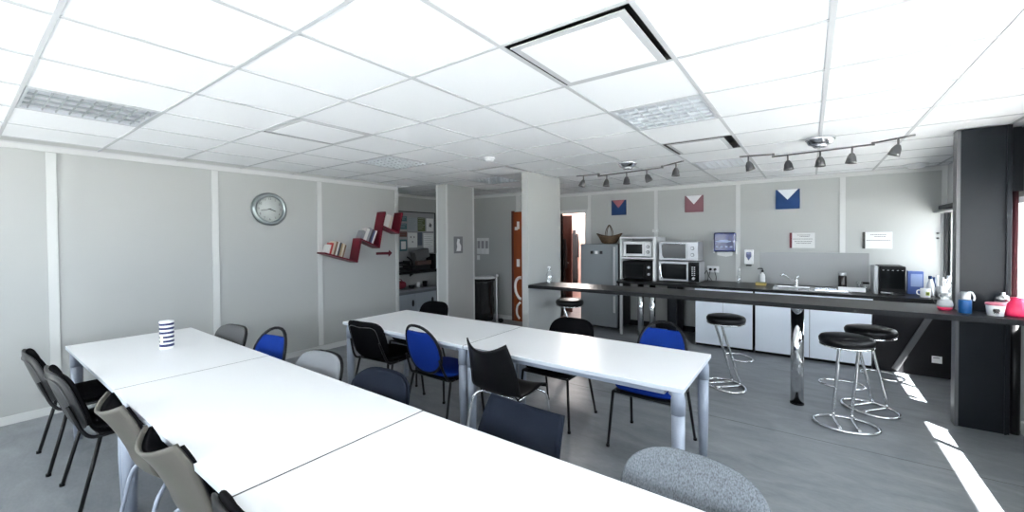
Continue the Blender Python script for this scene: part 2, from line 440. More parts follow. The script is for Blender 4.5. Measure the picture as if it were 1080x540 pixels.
# ------------------------------------------------------------------ windows
def window(n, ya, yb, mull):
    root = bpy.data.objects.new('window_%d' % n, None); COL.objects.link(root); root['kind'] = 'structure'
    bm = B(); f = .045
    x0, x1 = XR+.03, XR+.08
    box(bm, x0, x1, ya, yb, SILL, SILL+.03); box(bm, x0, x1, ya, yb, HEAD-f, HEAD)
    for y in [ya]+([ya+(yb-ya)*k/mull for k in range(1, mull)] if isinstance(mull, int) else mull)+[yb-.03]: box(bm, x0, x1, y, y+.03, SILL+.03, HEAD-f)
    mk('window_frame', bm, M_WHITE, root)
    bm = B(); box(bm, XR-.02, XR+.03, ya, yb, SILL-.02, SILL); mk('window_sill', bm, M_WHITE, root)
    bm = B(); box(bm, XR+.052, XR+.056, ya+.03, yb-.03, SILL+.03, HEAD-f); mk('window_pane', bm, M_GLASS, root)
window(1, *WIN[0], 3); window(2, *WIN[1], [2.6, 3.74]); window(3, *WIN[2], [5.24]); window(6, *WIN[3], 1)
for n, (xa, xb) in ((4, (-5.0, -2.3)), (5, (-1.9, .9))):
    root = bpy.data.objects.new('window_%d' % n, None); COL.objects.link(root); root['kind'] = 'structure'
    bm = B(); y0, y1 = YB-.08, YB-.03
    box(bm, xa, xb, y0, y1, .9, .94); box(bm, xa, xb, y0, y1, 2.06, 2.1)
    for x in (xa, (xa+xb)/2-.02, xb-.04): box(bm, x, x+.04, y0, y1, .94, 2.06)
    mk('window_frame', bm, M_WHITE, root)
    bm = B(); box(bm, xa+.04, xb-.04, y0+.02, y0+.024, .94, 2.06); mk('window_pane', bm, M_GLASS, root)
# blind cassette above the kitchen window, side channel in dark metal
t = thing('roller_blind', 'rolled-up dark blind with grey cassette over the kitchen corner window', 'blind', (XR-.03, 6.0, HEAD+.02))
bm = B(); box(bm, -.06, .028, -.95, 1.09, -.01, .035, bev=.006); mk('cassette', bm, M_DARKCLAD, t)
bm = B(); box(bm, -.10, .02, -.95, 1.09, -.055, -.035, bev=.004); mk('blind_rail', bm, M_ALU, t)
bm = B(); box(bm, -.01, .028, 1.03, 1.075, -.90, -.056); mk('side_channel', bm, M_DARKCLAD, t)
# eave of the building and ground outside, plus added bounce slabs
bm = B(); box(bm, XR+.1, 1.97, YB-1, 9.6, 2.36, 2.50); struct('ceiling_eave', bm, M_ROOF)
bm = B(); box(bm, 4.2, 40, -25, 30, -.35, -.25); box(bm, -30, XR+.1, -25, YB-.1, -.35, -.25); struct('floor_outside', bm, M_BRICKW)
bm = B(); box(bm, XR+.1, 4.2, -25, 30, -.35, .45); struct('floor_bounce_slab', bm, mat('white_bounce_slabs', (.84, .83, .81), .9))  # unseen white slab, added to bounce sunlight up through the windows
bm = B(); box(bm, XR+.1, 3.4, 5.2, 9.6, .45, .82); struct('floor_bounce_step', bm, MATS['white_bounce_slabs'])  # unseen raised slab, added for stronger bounce onto kitchen wall and ceiling

# anthracite clad pillar by the windows
t = thing('clad_pillar', 'tall anthracite clad pillar with aluminium edge at right, bar built around it', 'pillar', (0,0,0))
t['kind'] = 'structure'
PX0, PX1, PY0, PY1 = .985, 1.262, 4.80, 4.90
bm = B(); box(bm, PX0, PX1, PY0, PY1, 0, ZC-.004, bev=.003); mk('cladding', bm, M_DARKCLAD, t)
bm = B(); box(bm, PX0-.022, PX0, PY0-.006, PY1, 0, ZC-.004); mk('edge_strip', bm, mat('grey_edge_profile', (.085, .088, .095), .4, metal=.3), t)
bm = B(); box(bm, PX1-.03, PX1-.018, PY0-.012, PY0, 0, ZC-.004); mk('joint_or_shade_strip', bm, M_DARKCLAD, t)
t = thing('drop_blind', 'rolled dark red-edged blind hanging right of the clad pillar', 'blind', (0,0,0))
bm = B(); box(bm, 1.25, XR-.004, 4.93, 5.0, 1.90, ZC-.005, bev=.004); mk('headbox', bm, M_DARKCLAD, t)
bm = B(); tube(bm, [(1.305, 4.935, .96), (1.305, 4.935, 1.9)], .026, 12); mk('fabric_roll', bm, mat('dark_red_cloth', (.018, .003, .005), .9, spec=.1), t)
bm = B(); cyl(bm, (1.30, 4.86, 0), (1.30, 4.86, .90), .030, n=16); tag(mk('drain_pipe', bm, M_BTUBE), 'black vertical pipe on the floor at the right of the clad pillar', 'pipe')

# ------------------------------------------------------------------ tables
def make_table(label, loc, rz=0, group=None, L=1.6, W=.8, seam_shade=True):
    t = thing('conference_table', label, 'table', loc, rz, group)
    h = .74
    bm = B(); box(bm, -L/2+.0035, L/2-.0035, -W/2, W/2, h-.026, h, bev=.002)
    for f in bm.faces:
        f.material_index = 0 if abs(f.normal.z) > .5 else 1
    bm.normal_update()
    for f in bm.faces: f.material_index = 0 if f.normal.z > .3 else 1
    mk('table_top', bm, [M_TABLE, M_TEDGE], t)
    if seam_shade:
        bm = B(); box(bm, L/2-.0035, L/2+.0034, -W/2+.002, W/2-.002, h-.022, h-.0015); mk('joint_or_shade_strip', bm, mat('seam_shade_grey', (.05, .05, .055), .8), t)  # dark strip added in the seam, its colour standing in for shade
    bm = B()
    for s in (-1, 1): box(bm, -L/2+.12, L/2-.12, s*(W/2-.07)-.012, s*(W/2-.07)+.012, h-.07, h-.026)
    for s in (-1, 1): box(bm, s*(L/2-.13)-.012, s*(L/2-.13)+.012, -W/2+.07, W/2-.07, h-.07, h-.026)
    mk('under_frame', bm, M_TLEG, t)
    for sx in (-1, 1):
        for sy in (-1, 1):
            bm = B(); x, y = sx*(L/2-.045), sy*(W/2-.055)
            tube(bm, [(x, y, .58), (x, y, .30), (x, y, .0)], .03, 20, radii=[.036, .034, .025])
            leg = mk('leg', bm, M_TLEG, t)
            bm = B(); tube(bm, [(x, y, .578), (x, y, .66), (x-sx*.004, y, .690), (x-sx*.03, y, h-.027)], .03, 20, radii=[.0385, .0385, .036, .034])
            box(bm, min(x, x-sx*.14), max(x, x-sx*.14), y-.03, y+.03, h-.034, h-.026)
            mk('corner_bracket', bm, M_TLEG, leg)
    return t
g1 = 'front row of white tables'; g2 = 'second row of white tables'
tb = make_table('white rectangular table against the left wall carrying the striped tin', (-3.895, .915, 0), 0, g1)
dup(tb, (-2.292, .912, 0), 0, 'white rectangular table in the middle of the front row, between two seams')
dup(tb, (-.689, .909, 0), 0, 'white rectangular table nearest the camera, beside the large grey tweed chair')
make_table('white rectangular table of the second row nearest the bar, over the blue chair seat', (-1.345, 2.69, 0), .009, g2, seam_shade=False)
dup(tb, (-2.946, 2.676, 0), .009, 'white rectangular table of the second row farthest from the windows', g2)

# striped tin
t = thing('striped_tin', 'tall cylindrical tin with white and navy stripes standing on the left table', 'tin', (-3.945, .955, .74))
bm = B(); prof = [(.0, 0), (.042, 0)]; mis = [0]
z = 0.006; prof.append((.044, z)); mis.append(0)
for k in range(6):
    wdt = .022 if k else .026
    z0 = .018+k*.032
    prof += [(.044, z0), (.044, z0+wdt*.75)]; mis += [0, 1]
prof += [(.044, .205), (.043, .209), (0, .209)]; mis += [0, 0, 0]
lathe(bm, prof, 28, mis=mis); mk('body', bm, [M_WHITE, M_NAVYP], t)
bm = B()
for k in range(7):
    a0 = math.radians(-78+k*5)
    a1 = math.radians(-78+(k+1)*5)
    vs = [bm.verts.new((.0449*math.cos(a), .0449*math.sin(a), zz)) for a, zz in ((a0, .05), (a1, .05), (a1, .10), (a0, .10))]
    bm.faces.new(vs)
mk('sticker', bm, mat('cream_sticker', (.62, .62, .5), .6), t)

# ------------------------------------------------------------------ chairs
def four_legs(t, m, w=.22, yf=.18, yr=-.17, z=.415, spx=.03, spf=.03, spr=.10, r=.0105):
    for sx in (-1, 1):
        for front in (1, 0):
            bm = B()
            if front: tube(bm, [(sx*w, yf, z), (sx*(w+spx), yf+spf, 0)], r, 10)
            else: tube(bm, [(sx*w, yr, z), (sx*(w+spx), yr-spr, 0)], r, 10)
            lg = mk('leg', bm, m, t)
            bm = B(); px, py = sx*(w+spx), (yf+spf if front else yr-spr)
            cyl(bm, (px, py, .0), (px, py, .018), .0135, n=10); mk('foot_cap', bm, M_BPLAST, lg)
def tilt(y, z, deg): return Matrix.Translation((0, y, z)) @ Matrix.Rotation(math.radians(deg), 4, 'X')
def visitor_chair(label, loc, rz, fab, shell, style='square', bw=.45, bh=.36, group=None, ex=4, xs=.014, seam=False):
    t = thing('visitor_chair', label, 'chair', loc, rz, group)
    bm = B(); cushion(bm, .46, .39, .058, 4.5, Matrix.Translation((0, .005, .452)) @ Matrix.Rotation(PI/2, 4, 'X'), bend=0)
    mk('seat', bm, fab, t)
    bm = B(); cushion(bm, .45, .38, .022, 5, Matrix.Translation((0, .005, .418)) @ Matrix.Rotation(PI/2, 4, 'X')); mk('seat_shell', bm, M_BPLAST, t)
    bm = B(); tube(bm, [(-.22,.18,.412), (.22,.18,.412), (.22,-.17,.412), (-.22,-.17,.412)], .010, 10, closed=True); mk('seat_frame', bm, M_BTUBE, t)
    four_legs(t, M_BTUBE)
    if style == 'square':
        for s in (-1, 1):
            bm = B(); tube(bm, [(s*.22, -.10, .412), (s*.222, -.20, .416), (s*.216, -.243, .46), (s*.205, -.272, .54), (s*.19, -.298, .62)], .010, 10, smooth=4); mk('back_post', bm, M_BTUBE, t)
        Mx = tilt(-.277, .632, 17)
        bm = B(); cushion(bm, bw, bh, .05, ex, Mx, bend=.035); mk('backrest', bm, fab, t)
        Mx = tilt(-.296, .628, 17)
        bm = B(); cushion(bm, bw+xs, bh+xs, .034, ex, Mx, bend=.035); mk('back_shell', bm, shell, t)
        if seam:
            bm = B(); tube(bm, [Mx @ V((x*(bw/2-.045), -.019+.035*(x*.85)**2, zz*(bh/2-.045))) for x, zz in [(-1, -.9), (-1, .5), (-.8, 1), (0, 1.03), (.8, 1), (1, .5), (1, -.9)]], .003, 6, smooth=4)
            mk('back_seam', bm, mat('seam_grey_plastic', (.06, .06, .062), .4), t)
    else:
        Mx = tilt(-.285, .665, 16); w, h = .38, .42
        pts = []
        for k in range(28):
            x, z = se(2*PI*k/28, 2.25); pts.append(Mx @ V((x*w/2*(1-.10*z), .03*x*x, z*h/2)))
        bm = B(); tube(bm, pts, .0115, 10, closed=True); mk('back_rim', bm, M_BPLAST, t)
        bm = B(); cushion(bm, w-.012, h-.012, .035, 2.25, Mx, bend=.03, top=h/2-.060)
        for v in bm.verts:
            q = Mx.inverted() @ v.co; q.x *= (1-.10*q.z/(h/2)); v.co = Mx @ q
        mk('backrest', bm, fab, t)
        for s in (-1, 1):
            bm = B(); tube(bm, [(s*.22, -.12, .412), (s*.22, -.19, .425), (s*.205, -.235, .51), (s*.196, -.268, .60)], .010, 10, smooth=4); mk('back_post', bm, M_BTUBE, t)
    return t
def shell_chair(label, loc, rz, outer, inner, leg, group=None, pad=True, w0=.205, wing=.055, rise=.0, taper=.045):
    t = thing('shell_chair', label, 'chair', loc, rz, group)
    prof = [(.175, .425), (.165, .442), (.11, .450), (.02, .44), (-.10, .436), (-.165, .447), (-.205, .49), (-.232, .57), (-.262, .645), (-.298, .72), (-.338, .785)]
    P = smooth_path([(0, a, b) for a, b in prof], 3)
    def grid(off, shrink, s0, s1, name, m, thick):
        bm = B(); n = len(P); nt_ = 14; rows = []
        for i in range(n):
            s = i/(n-1)
            if s < s0 or s > s1: continue
            a = P[max(0, i-1)]; b = P[min(n-1, i+1)]; tg = (b-a).normalized(); nrm = V((0, tg.z, -tg.y))  # towards sitter
            back = max(0, min(1, (s-.5)/.5)); hw = (w0 + .012*math.sin(PI*s) - taper*back**2)*shrink
            row = []
            for k in range(nt_+1):
                u = -1+2*k/nt_
                p = P[i] + nrm*(off + (.02+wing*back)*u*u)
                p = p + V((u*hw, 0, back**3*rise*u*u))
                row.append(bm.verts.new(p))
            rows.append(row)
        for i in range(len(rows)-1):
            for k in range(nt_):
                f = bm.faces.new((rows[i][k], rows[i][k+1], rows[i+1][k+1], rows[i+1][k])); f.smooth = True
        bmesh.ops.recalc_face_normals(bm, faces=bm.faces[:])
        o = mk(name, bm, m, t); md = o.modifiers.new('s', 'SOLIDIFY'); md.thickness = thick; md.offset = 0
        return o
    grid(0, 1, 0, 1, 'shell', outer, .011)
    if pad: grid(.0125, .99, .03, .992, 'upholstery', inner, .010)
    bm = B(); tube(bm, [(-.17, .12, .425), (.17, .12, .425), (.17, -.12, .415), (-.17, -.12, .415)], .009, 8, closed=True); mk('seat_frame', bm, leg, t)
    for sx in (-1, 1):
        for front in (1, 0):
            bm = B(); s = 1 if front else -1
            tube(bm, [(sx*.13, s*.11, .42), (sx*.19, s*.15, .405), (sx*.215, s*.19, .33), (sx*.235, s*(.225 if front else .25), 0)], .0095, 10, smooth=5)
            mk('leg', bm, leg, t)
    return t
gA = 'chairs along the camera side of the front tables'; gB = 'chairs along the far side of the front tables'
gC = 'chairs along the near side of the second tables'; gD = 'chairs along the far side of the second tables'
visitor_chair('black chair with glossy dark grey back shell, farthest to the left by the wall', (-4.33, .63, 0), .0, M_BLACKF, M_GPLAST, group=gA, seam=True)
visitor_chair('black chair with dark grey back shell, second from the left wall', (-3.60, .67, 0), .02, M_BLACKF, M_GPLAST, bw=.46, bh=.37, group=gA, seam=True)
shell_chair('taupe shell chair with black lining, pushed to the middle white table seam', (-2.62, .715, 0), .0, M_TAUPE, M_BLACKF, M_TLEG, group=gA, w0=.19)
shell_chair('taupe shell chair with black lining, nearest the bottom edge of the photo', (-2.01, .73, 0), .08, M_TAUPE, M_BLACKF, M_TLEG, group=gA, w0=.19)
visitor_chair('plain black chair back just peeking in beside the nearest table edge', (-1.31, .785, 0), 0, M_BLACKF, M_BPLAST, group=gA, ex=3)
visitor_chair('mid grey fabric chair with black shell behind the left white table', (-3.99, 1.12, 0), PI+.12, M_GREYF, M_BPLAST, bh=.38, group=gB)
visitor_chair('royal blue chair with oval hooped back behind the left white table', (-3.31, 1.16, 0), PI+.15, M_BLUEF, M_BLUEF, style='oval', group=gB)
visitor_chair('light grey fabric chair with rounded back and black shell, beside the left table seam', (-2.56, 1.12, 0), PI+.12, M_LGREYF, M_BPLAST, bh=.38, ex=3.2, group=gB)
visitor_chair('very dark navy chair with rounded back behind the middle white table', (-1.95, 1.13, 0), PI+.05, M_NAVYF, M_NAVYF, bw=.47, bh=.36, ex=3, group=gB)
shell_chair('dark navy plastic shell chair tucked behind the nearest white table', (-1.06, 1.22, 0), PI-.05, M_NAVYF, M_NAVYF, M_TLEG, group=gB, pad=False, wing=.02, w0=.225, taper=.02)
visitor_chair('large grey tweed upholstered chair in the foreground at bottom right', (-.325, 1.14, 0), PI-.05, M_TWEED, M_BPLAST, bw=.48, bh=.40, ex=2.8, group=gB, xs=-.02)
visitor_chair('black fabric chair with squarish back at the left end of the second tables', (-3.34, 2.52, 0), .10, M_BLACKF, M_BLACKF, group=gC, seam=True)
visitor_chair('royal blue chair with hooped back, back turned, at the near side of the second tables', (-2.54, 2.50, 0), .0, M_BLUEF, M_BLUEF, style='oval', group=gC)
shell_chair('black plastic shell chair with pointed back corners and bright steel legs', (-1.82, 2.45, 0), .0, M_BPLAST, M_BPLAST, M_CHROME, group=gC, pad=False, rise=.018, taper=.03)
visitor_chair('black fabric chair facing the camera in front of the bar stool by the pillar', (-1.79, 3.08, 0), PI-.02, M_BLACKF, M_BLACKF, bh=.36, ex=3, group=gD)
visitor_chair('royal blue chair facing the camera at the bar end of the second tables', (-.96, 3.06, 0), PI-.02, M_BLUEF, M_BLUEF, style='oval', group=gD)
visitor_chair('black fabric chair behind the second tables in front of the left pillar', (-3.60, 3.07, 0), PI, M_BLACKF, M_BLACKF, ex=3.2, group=gD)

# ------------------------------------------------------------------ bar
bt = .955
t = thing('breakfast_bar', 'long dark grey bar counter running from the centre pillar to the clad pillar', 'bar counter', (0,0,0))
bm = B()
prism(bm, [(-2.915, 4.33), (-2.0, 4.37), (.5, 4.42), (XR-.0005, 4.44), (XR-.0005, 4.76), (.955, 4.76), (.955, 5.04), (-.1, 5.02), (-2.915, 4.80)], 'z', bt-.042, bt)
mk('counter_top', bm, M_BAR, t)
for x, y in ((-.09, 4.60), ):
    bm = B(); cyl(bm, (x, y, .012), (x, y, bt-.052), .052, n=32); lg = mk('leg', bm, M_CHROME, t)
    bm = B(); cyl(bm, (x, y, 0), (x, y, .014), .056, n=32); mk('foot_ring', bm, M_BPLAST, lg)
    bm = B(); cyl(bm, (x, y, bt-.052), (x, y, bt-.042), .075, n=32); mk('mounting_plate', bm, M_CHROME, lg)
bm = B(); box(bm, 1.02, 1.10, 4.70, 4.795, bt-.075, bt-.042); mk('wall_bracket', bm, M_WHITE, t)

def bar_stool(label, loc, rz, group='round black bar stools'):
    t = thing('bar_stool', label, 'bar stool', loc, rz, group)
    bm = B(); lathe(bm, [(.0, .672), (.172, .672), (.182, .69), (.184, .715), (.172, .735), (.13, .746), (0, .75)], 36); mk('seat', bm, M_LEATHER, t)
    bm = B(); lathe(bm, [(.0, .650), (.15, .652), (.178, .66), (.181, .668), (.176, .6715), (0, .6715)], 36); mk('seat_rim', bm, M_CHROME, t)
    bm = B(); tube(bm, [(.215*math.cos(a), .165*math.sin(a), .013) for a in [2*PI*k/32 for k in range(32)]], .012, 10, closed=True); mk('base_ring', bm, M_CHROME, t)
    for s in (-1, 1):
        bm = B(); x = s*.062
        tube(bm, [(x, -.085, .652), (x, -.065, .60), (x, .10, .10), (x, .108, .055), (x, .085, .028), (x, -.145, .022)], .0125, 10, smooth=4)
        mk('upright_tube', bm, M_CHROME, t)
    bm = B(); tube(bm, [(-.062, .03, .30), (-.12, .06, .30), (-.155, .13, .30), (-.12, .215, .30), (0, .25, .30), (.12, .215, .30), (.155, .13, .30), (.12, .06, .30), (.062, .03, .30)], .009, 10, smooth=4)
    mk('foot_rest', bm, M_CHROME, t)
    return t
s0 = bar_stool('round black bar stool nearest the camera, right of the chrome bar leg', (.245, 4.28, 0), math.radians(8))
dup(s0, (.44, 4.80, 0), math.radians(-42), 'round black bar stool tucked partly behind the nearest one by the sun patches')
dup(s0, (-.70, 4.70, 0), math.radians(-50), 'round black bar stool alone in front of the white cupboard doors')
dup(s0, (-2.56, 4.78, 0), math.radians(-60), 'round black bar stool at the left end of the bar by the centre pillar')

# bar items
t = thing('glass_carafe', 'clear glass carafe bottle standing at the left end of the bar by the pillar', 'bottle', (-2.81, 4.68, bt))
bm = B(); lathe(bm, [(.0, .0), (.040, .0), (.043, .01), (.043, .10), (.036, .125), (.020, .155), (.018, .185), (.022, .20), (.019, .20), (.015, .185), (0, .184)], 20); mk('body', bm, M_BOTTLE, t)
bm = B(); cyl(bm, (0,0,.196), (0,0,.214), .019, n=16); mk('stopper', bm, M_WHITE, t)
t = thing('blue_flask', 'blue flask with pale screw cap and white handle in front of the clad pillar', 'flask', (.975, 4.60, bt))
bm = B(); lathe(bm, [(0, 0), (.034, 0), (.037, .006), (.037, .095), (.034, .103)], 24); mk('body', bm, M_CYAN, t)
bm = B(); lathe(bm, [(.034, .103), (.030, .115), (.030, .150), (.022, .162), (0, .163)], 24); mk('cap', bm, M_SILVER, t)
bm = B(); tube(bm, [(.012, 0, .158), (.035, 0, .160), (.050, 0, .125), (.046, 0, .098)], .006, 8, smooth=5); mk('handle', bm, M_WHITE, t)
t = thing('snack_tub', 'white printed tub with a dusky pink lid standing on the bar', 'tub', (1.125, 4.57, bt))
bm = B(); lathe(bm, [(0, 0), (.042, 0), (.050, .075), (.050, .078), (0, .078)], 28); mk('body', bm, M_WHITE, t)
bm = B(); lathe(bm, [(0, .0785), (.053, .0785), (.053, .094), (.048, .097), (0, .097)], 28); mk('lid', bm, mat('dusky_pink', (.42, .12, .17), .4), t)
bm = B()
for k in range(-3, 4):
    a = math.radians(-97+k*6); hh = .012 if k in (-3, 3) else .020+.006*((k+3) % 2)
    r0 = .0478
    vs = [bm.verts.new((r0*math.cos(b_), r0*math.sin(b_), z_)) for b_, z_ in ((a-.05, .045-hh), (a+.05, .045-hh), (a+.05, .045+hh*.6), (a-.05, .045+hh*.6))]
    bm.faces.new(vs)
mk('printed_motif', bm, M_COFFEE, t)
t = thing('pitcher', 'bright pink-red squat pitcher on the bar at the right edge of the photo', 'pitcher', (1.245, 4.62, bt))
bm = B(); lathe(bm, [(0, 0), (.062, 0), (.068, .012), (.064, .05), (.050, .09), (.036, .112), (.036, .128), (.043, .138), (0, .138)], 30); mk('body', bm, M_PINK, t)
bm = B(); tube(bm, [(.05, 0, .11), (.09, 0, .10), (.095, 0, .05), (.062, 0, .03)], .008, 8, smooth=5); mk('handle', bm, M_PINK, t)
t = thing('metal_pot', 'small lidded stainless steel pot on the bar behind the pink-red pitcher', 'pot', (1.20, 4.725, bt))
bm = B(); lathe(bm, [(0, 0), (.04, 0), (.042, .10), (0, .10)], 24); mk('body', bm, M_STEEL, t)
bm = B(); lathe(bm, [(.045, .1005), (.044, .112), (.03, .135), (.012, .143), (.011, .153), (.014, .160), (0, .163)], 24); mk('lid', bm, M_STEEL, t)
t = thing('glass_teapot', 'small glass teapot with a red base standing on the bar left of the clad pillar', 'teapot', (.885, 4.70, bt))
bm = B(); lathe(bm, [(0, 0), (.036, 0), (.044, .012), (.046, .026), (0, .026)], 24); mk('base', bm, M_PINK, t)
bm = B(); lathe(bm, [(.046, .0262), (.050, .045), (.042, .075), (.030, .085), (0, .085)], 24); mk('body', bm, clear_mat('milky_glass', (.9,.92,.94), .15, .5, (.6, .6, .62)), t)
bm = B(); tube(bm, [(-.045, 0, .045), (-.065, 0, .06), (-.075, 0, .082)], .006, 8, smooth=4); mk('spout', bm, M_BPLAST, t)
bm = B(); lathe(bm, [(0, .0852), (.028, .0852), (.022, .097), (.007, .100), (.008, .109), (0, .11)], 20); mk('lid', bm, M_WHITE, t)

# ------------------------------------------------------------------ kitchen worktop and cupboards
WT = .86
t = thing('kitchen_worktop', 'long black kitchen worktop along the back wall under the appliances', 'worktop', (0,0,0))
bm = B(); box(bm, -2.50, XR-.004, 6.24, YK-.004, WT-.035, WT, bev=.002); mk('top', bm, M_BLACKTOP, t)
bm = B(); box(bm, -1.90, -1.66, 6.93, 6.985, .0, WT-.036); mk('leg', bm, M_DGAP, t)
for x in (-2.15, -1.965):
    bm = B(); cyl(bm, (x, 6.36, .0), (x, 6.36, WT-.036), .045, n=24); mk('leg', bm, M_CHROME, t)
bm = B(); box(bm, -1.70, -1.60, 6.30, 6.36, 0, WT-.036); mk('leg', bm, M_DARKCLAD, t)
bm = B(); box(bm, -2.47, -2.43, 6.30, 6.34, 0, WT-.036); mk('leg', bm, M_SILVER, t)
def base_unit(label, x0, x1, doors, handles):
    t = thing('base_cabinet', label, 'cabinet', ((x0+x1)/2, 6.6, 0), 0, 'white base cabinets under the worktop')
    w = x1-x0
    bm = B(); box(bm, -w/2+.004, w/2-.004, -.33, .48, .05, WT-.037); mk('carcass', bm, M_DGAP, t)
    bm = B(); box(bm, -w/2+.004, w/2-.004, -.372, -.345, WT-.075, WT-.037, bev=.002); mk('top_rail', bm, M_CUP, t)
    bm = B(); box(bm, -w/2+.004, w/2-.004, -.29, -.28, 0, .05); mk('plinth', bm, M_DGAP, t)
    dw = (w-.012)/doors
    for k in range(doors):
        a = -w/2+.006+dw*k
        bm = B(); box(bm, a+.0025, a+dw-.0025, -.352, -.332, .045, WT-.082, bev=.002); d = mk('door', bm, M_CUP, t)
        if handles:
            hx = a+dw-.045 if k == 0 else a+.045
            bm = B(); tube(bm, [(hx-.02, -.352, WT-.115), (hx-.02, -.372, WT-.115), (hx+.02, -.372, WT-.115), (hx+.02, -.352, WT-.115)], .004, 8); mk('handle', bm, M_CHROME, d)
base_unit('white two-door base cabinet with small handles left of the sink', -1.33, -.605, 2, True)
base_unit('wide white handleless base cabinet under the sink', -.59, .595, 2, False)
# dark open bay right of the cabinets
t = thing('dark_back_panel', 'black panel closing the bay under the worktop by the corner, small white label', 'panel', (0,0,0))
bm = B(); box(bm, .605, XR-.004, 6.30, 6.33, .0, WT-.04); mk('board', bm, M_DGAP, t)
bm = B(); box(bm, 1.09, 1.17, 6.296, 6.2995, .16, .235); st = mk('label_sticker', bm, M_PAPER, t)
bm = B(); box(bm, 1.10, 1.15, 6.294, 6.2955, .212, .221); mk('print', bm, M_INK, st)
bm = B(); Mx = Matrix.Translation((.95, 6.275, .40)) @ Matrix.Rotation(math.radians(24), 4, 'Y')
box(bm, -.028, .028, -.008, .008, -.40, .42, M=Mx)
tag(mk('diagonal_brace', bm, mat('dull_grey_steel', (.07, .072, .078), .6)), 'flat grey diagonal brace leaning in the dark bay under the worktop', 'brace')
# splashback
bm = B(); box(bm, -.60, .635, YK-.006, YK-.001, WT+.002, 1.325); tag(mk('splashback', bm, mat('satin_steel_sheet', (.26, .265, .27), .42, metal=.6)), 'brushed steel splashback sheet on the wall behind the sink', 'splashback')
# sink + tap
t = thing('kitchen_sink', 'stainless steel inset sink with drainer in the black worktop', 'sink', (0, 6.62, WT))
bm = B()
for a, b, c, d in ((-.40, .42, -.20, -.17), (-.40, .42, .17, .20), (-.40, -.36, -.17, .17), (.0, .42, -.17, .17)): box(bm, a, b, c, d, .0005, .007)
mk('rim', bm, M_CHROME, t)
bm = B(); box(bm, -.36, 0, -.17, .17, .0005, .002); mk('bowl', bm, M_STEEL, t)
bm = B()
for k in range(8): box(bm, .06, .38, -.14+k*.04, -.132+k*.04, .0072, .011)
mk('drainer_ridges', bm, M_CHROME, t)
t = thing('mixer_tap', 'chrome single lever mixer tap with long spout over the sink', 'tap', (-.145, 6.74, WT+.007))
bm = B(); lathe(bm, [(0, 0), (.028, 0), (.028, .01), (.023, .02), (.023, .09), (.018, .10), (0, .10)], 20); mk('body', bm, M_CHROME, t)
bm = B(); tube(bm, [(0, -.01, .06), (-.07, -.07, .12), (-.13, -.13, .17), (-.155, -.155, .175), (-.165, -.165, .155)], .012, 12, smooth=4); mk('spout', bm, M_CHROME, t)
bm = B(); tube(bm, [(0, 0, .10), (.008, .01, .13), (.03, .0, .15)], .009, 10); mk('lever', bm, M_CHROME, t)

# ---- appliances
t = thing('fridge', 'tall silver grey fridge with dark side at the left of the kitchen wall', 'fridge', (-2.905, 6.78, 0))
bm = B(); box(bm, -.33, .33, -.27, .30, .03, 1.44, bev=.006); mk('body', bm, M_FRIDGED, t)
bm = B(); box(bm, -.335, .335, -.325, -.275, .62, 1.445, bev=.012); d1 = mk('door', bm, M_FRIDGE, t)
bm = B(); box(bm, -.335, .335, -.325, -.275, .05, .61, bev=.012); d2 = mk('door', bm, M_FRIDGE, t)
bm = B(); box(bm, .265, .30, -.338, -.325, .66, 1.40, bev=.005); mk('handle', bm, M_SILVER, d1)
bm = B(); box(bm, .265, .30, -.338, -.325, .30, .58, bev=.005); mk('handle', bm, M_SILVER, d2)
for k, (dx, c) in enumerate(((-.12, M_COFFEE), (-.035, M_WHITE), (.05, M_GPLAST))):
    bm = B(); box(bm, dx-.026, dx+.026, -.329, -.3255, 1.275, 1.325, bev=.001); 
    o = mk('fridge_magnet', bm, c); o.location = (-2.905, 6.78, 0)
    tag(o, ['small black magnet on the fridge door, left of three', 'small white magnet on the fridge door, middle of three', 'small dark grey magnet on the fridge door, right of three'][k], 'magnet', 'magnets on the fridge door')
# wicker basket
t = thing('wicker_basket', 'oval wicker basket with tall hoop handle on top of the fridge', 'basket', (-2.81, 6.70, 1.446))
bm = B(); n = 32
rings = []
for r, z in ((.0, .0), (.11, .0), (.13, .02), (.17, .09), (.20, .125), (.205, .135), (.19, .13), (.15, .08), (.0, .03)):
    rings.append([V((max(r, .001)*1.12*math.cos(2*PI*k/n)*(1), max(r, .001)*.72*math.sin(2*PI*k/n), z+.045*(abs(math.cos(2*PI*k/n))**3)*(r/.2)**2)) for k in range(n)])
ring_loft(bm, rings); mk('basket_body', bm, M_WICKER, t)
bm = B()
for s in (-1, 1): tube(bm, [(s*.012, -.14, .12), (s*.012, -.12, .22), (s*.006, -.03, .31), (s*.006, .03, .31), (s*.012, .12, .22), (s*.012, .14, .12)], .006, 8, smooth=5)
mk('handle', bm, M_WICKER, t)
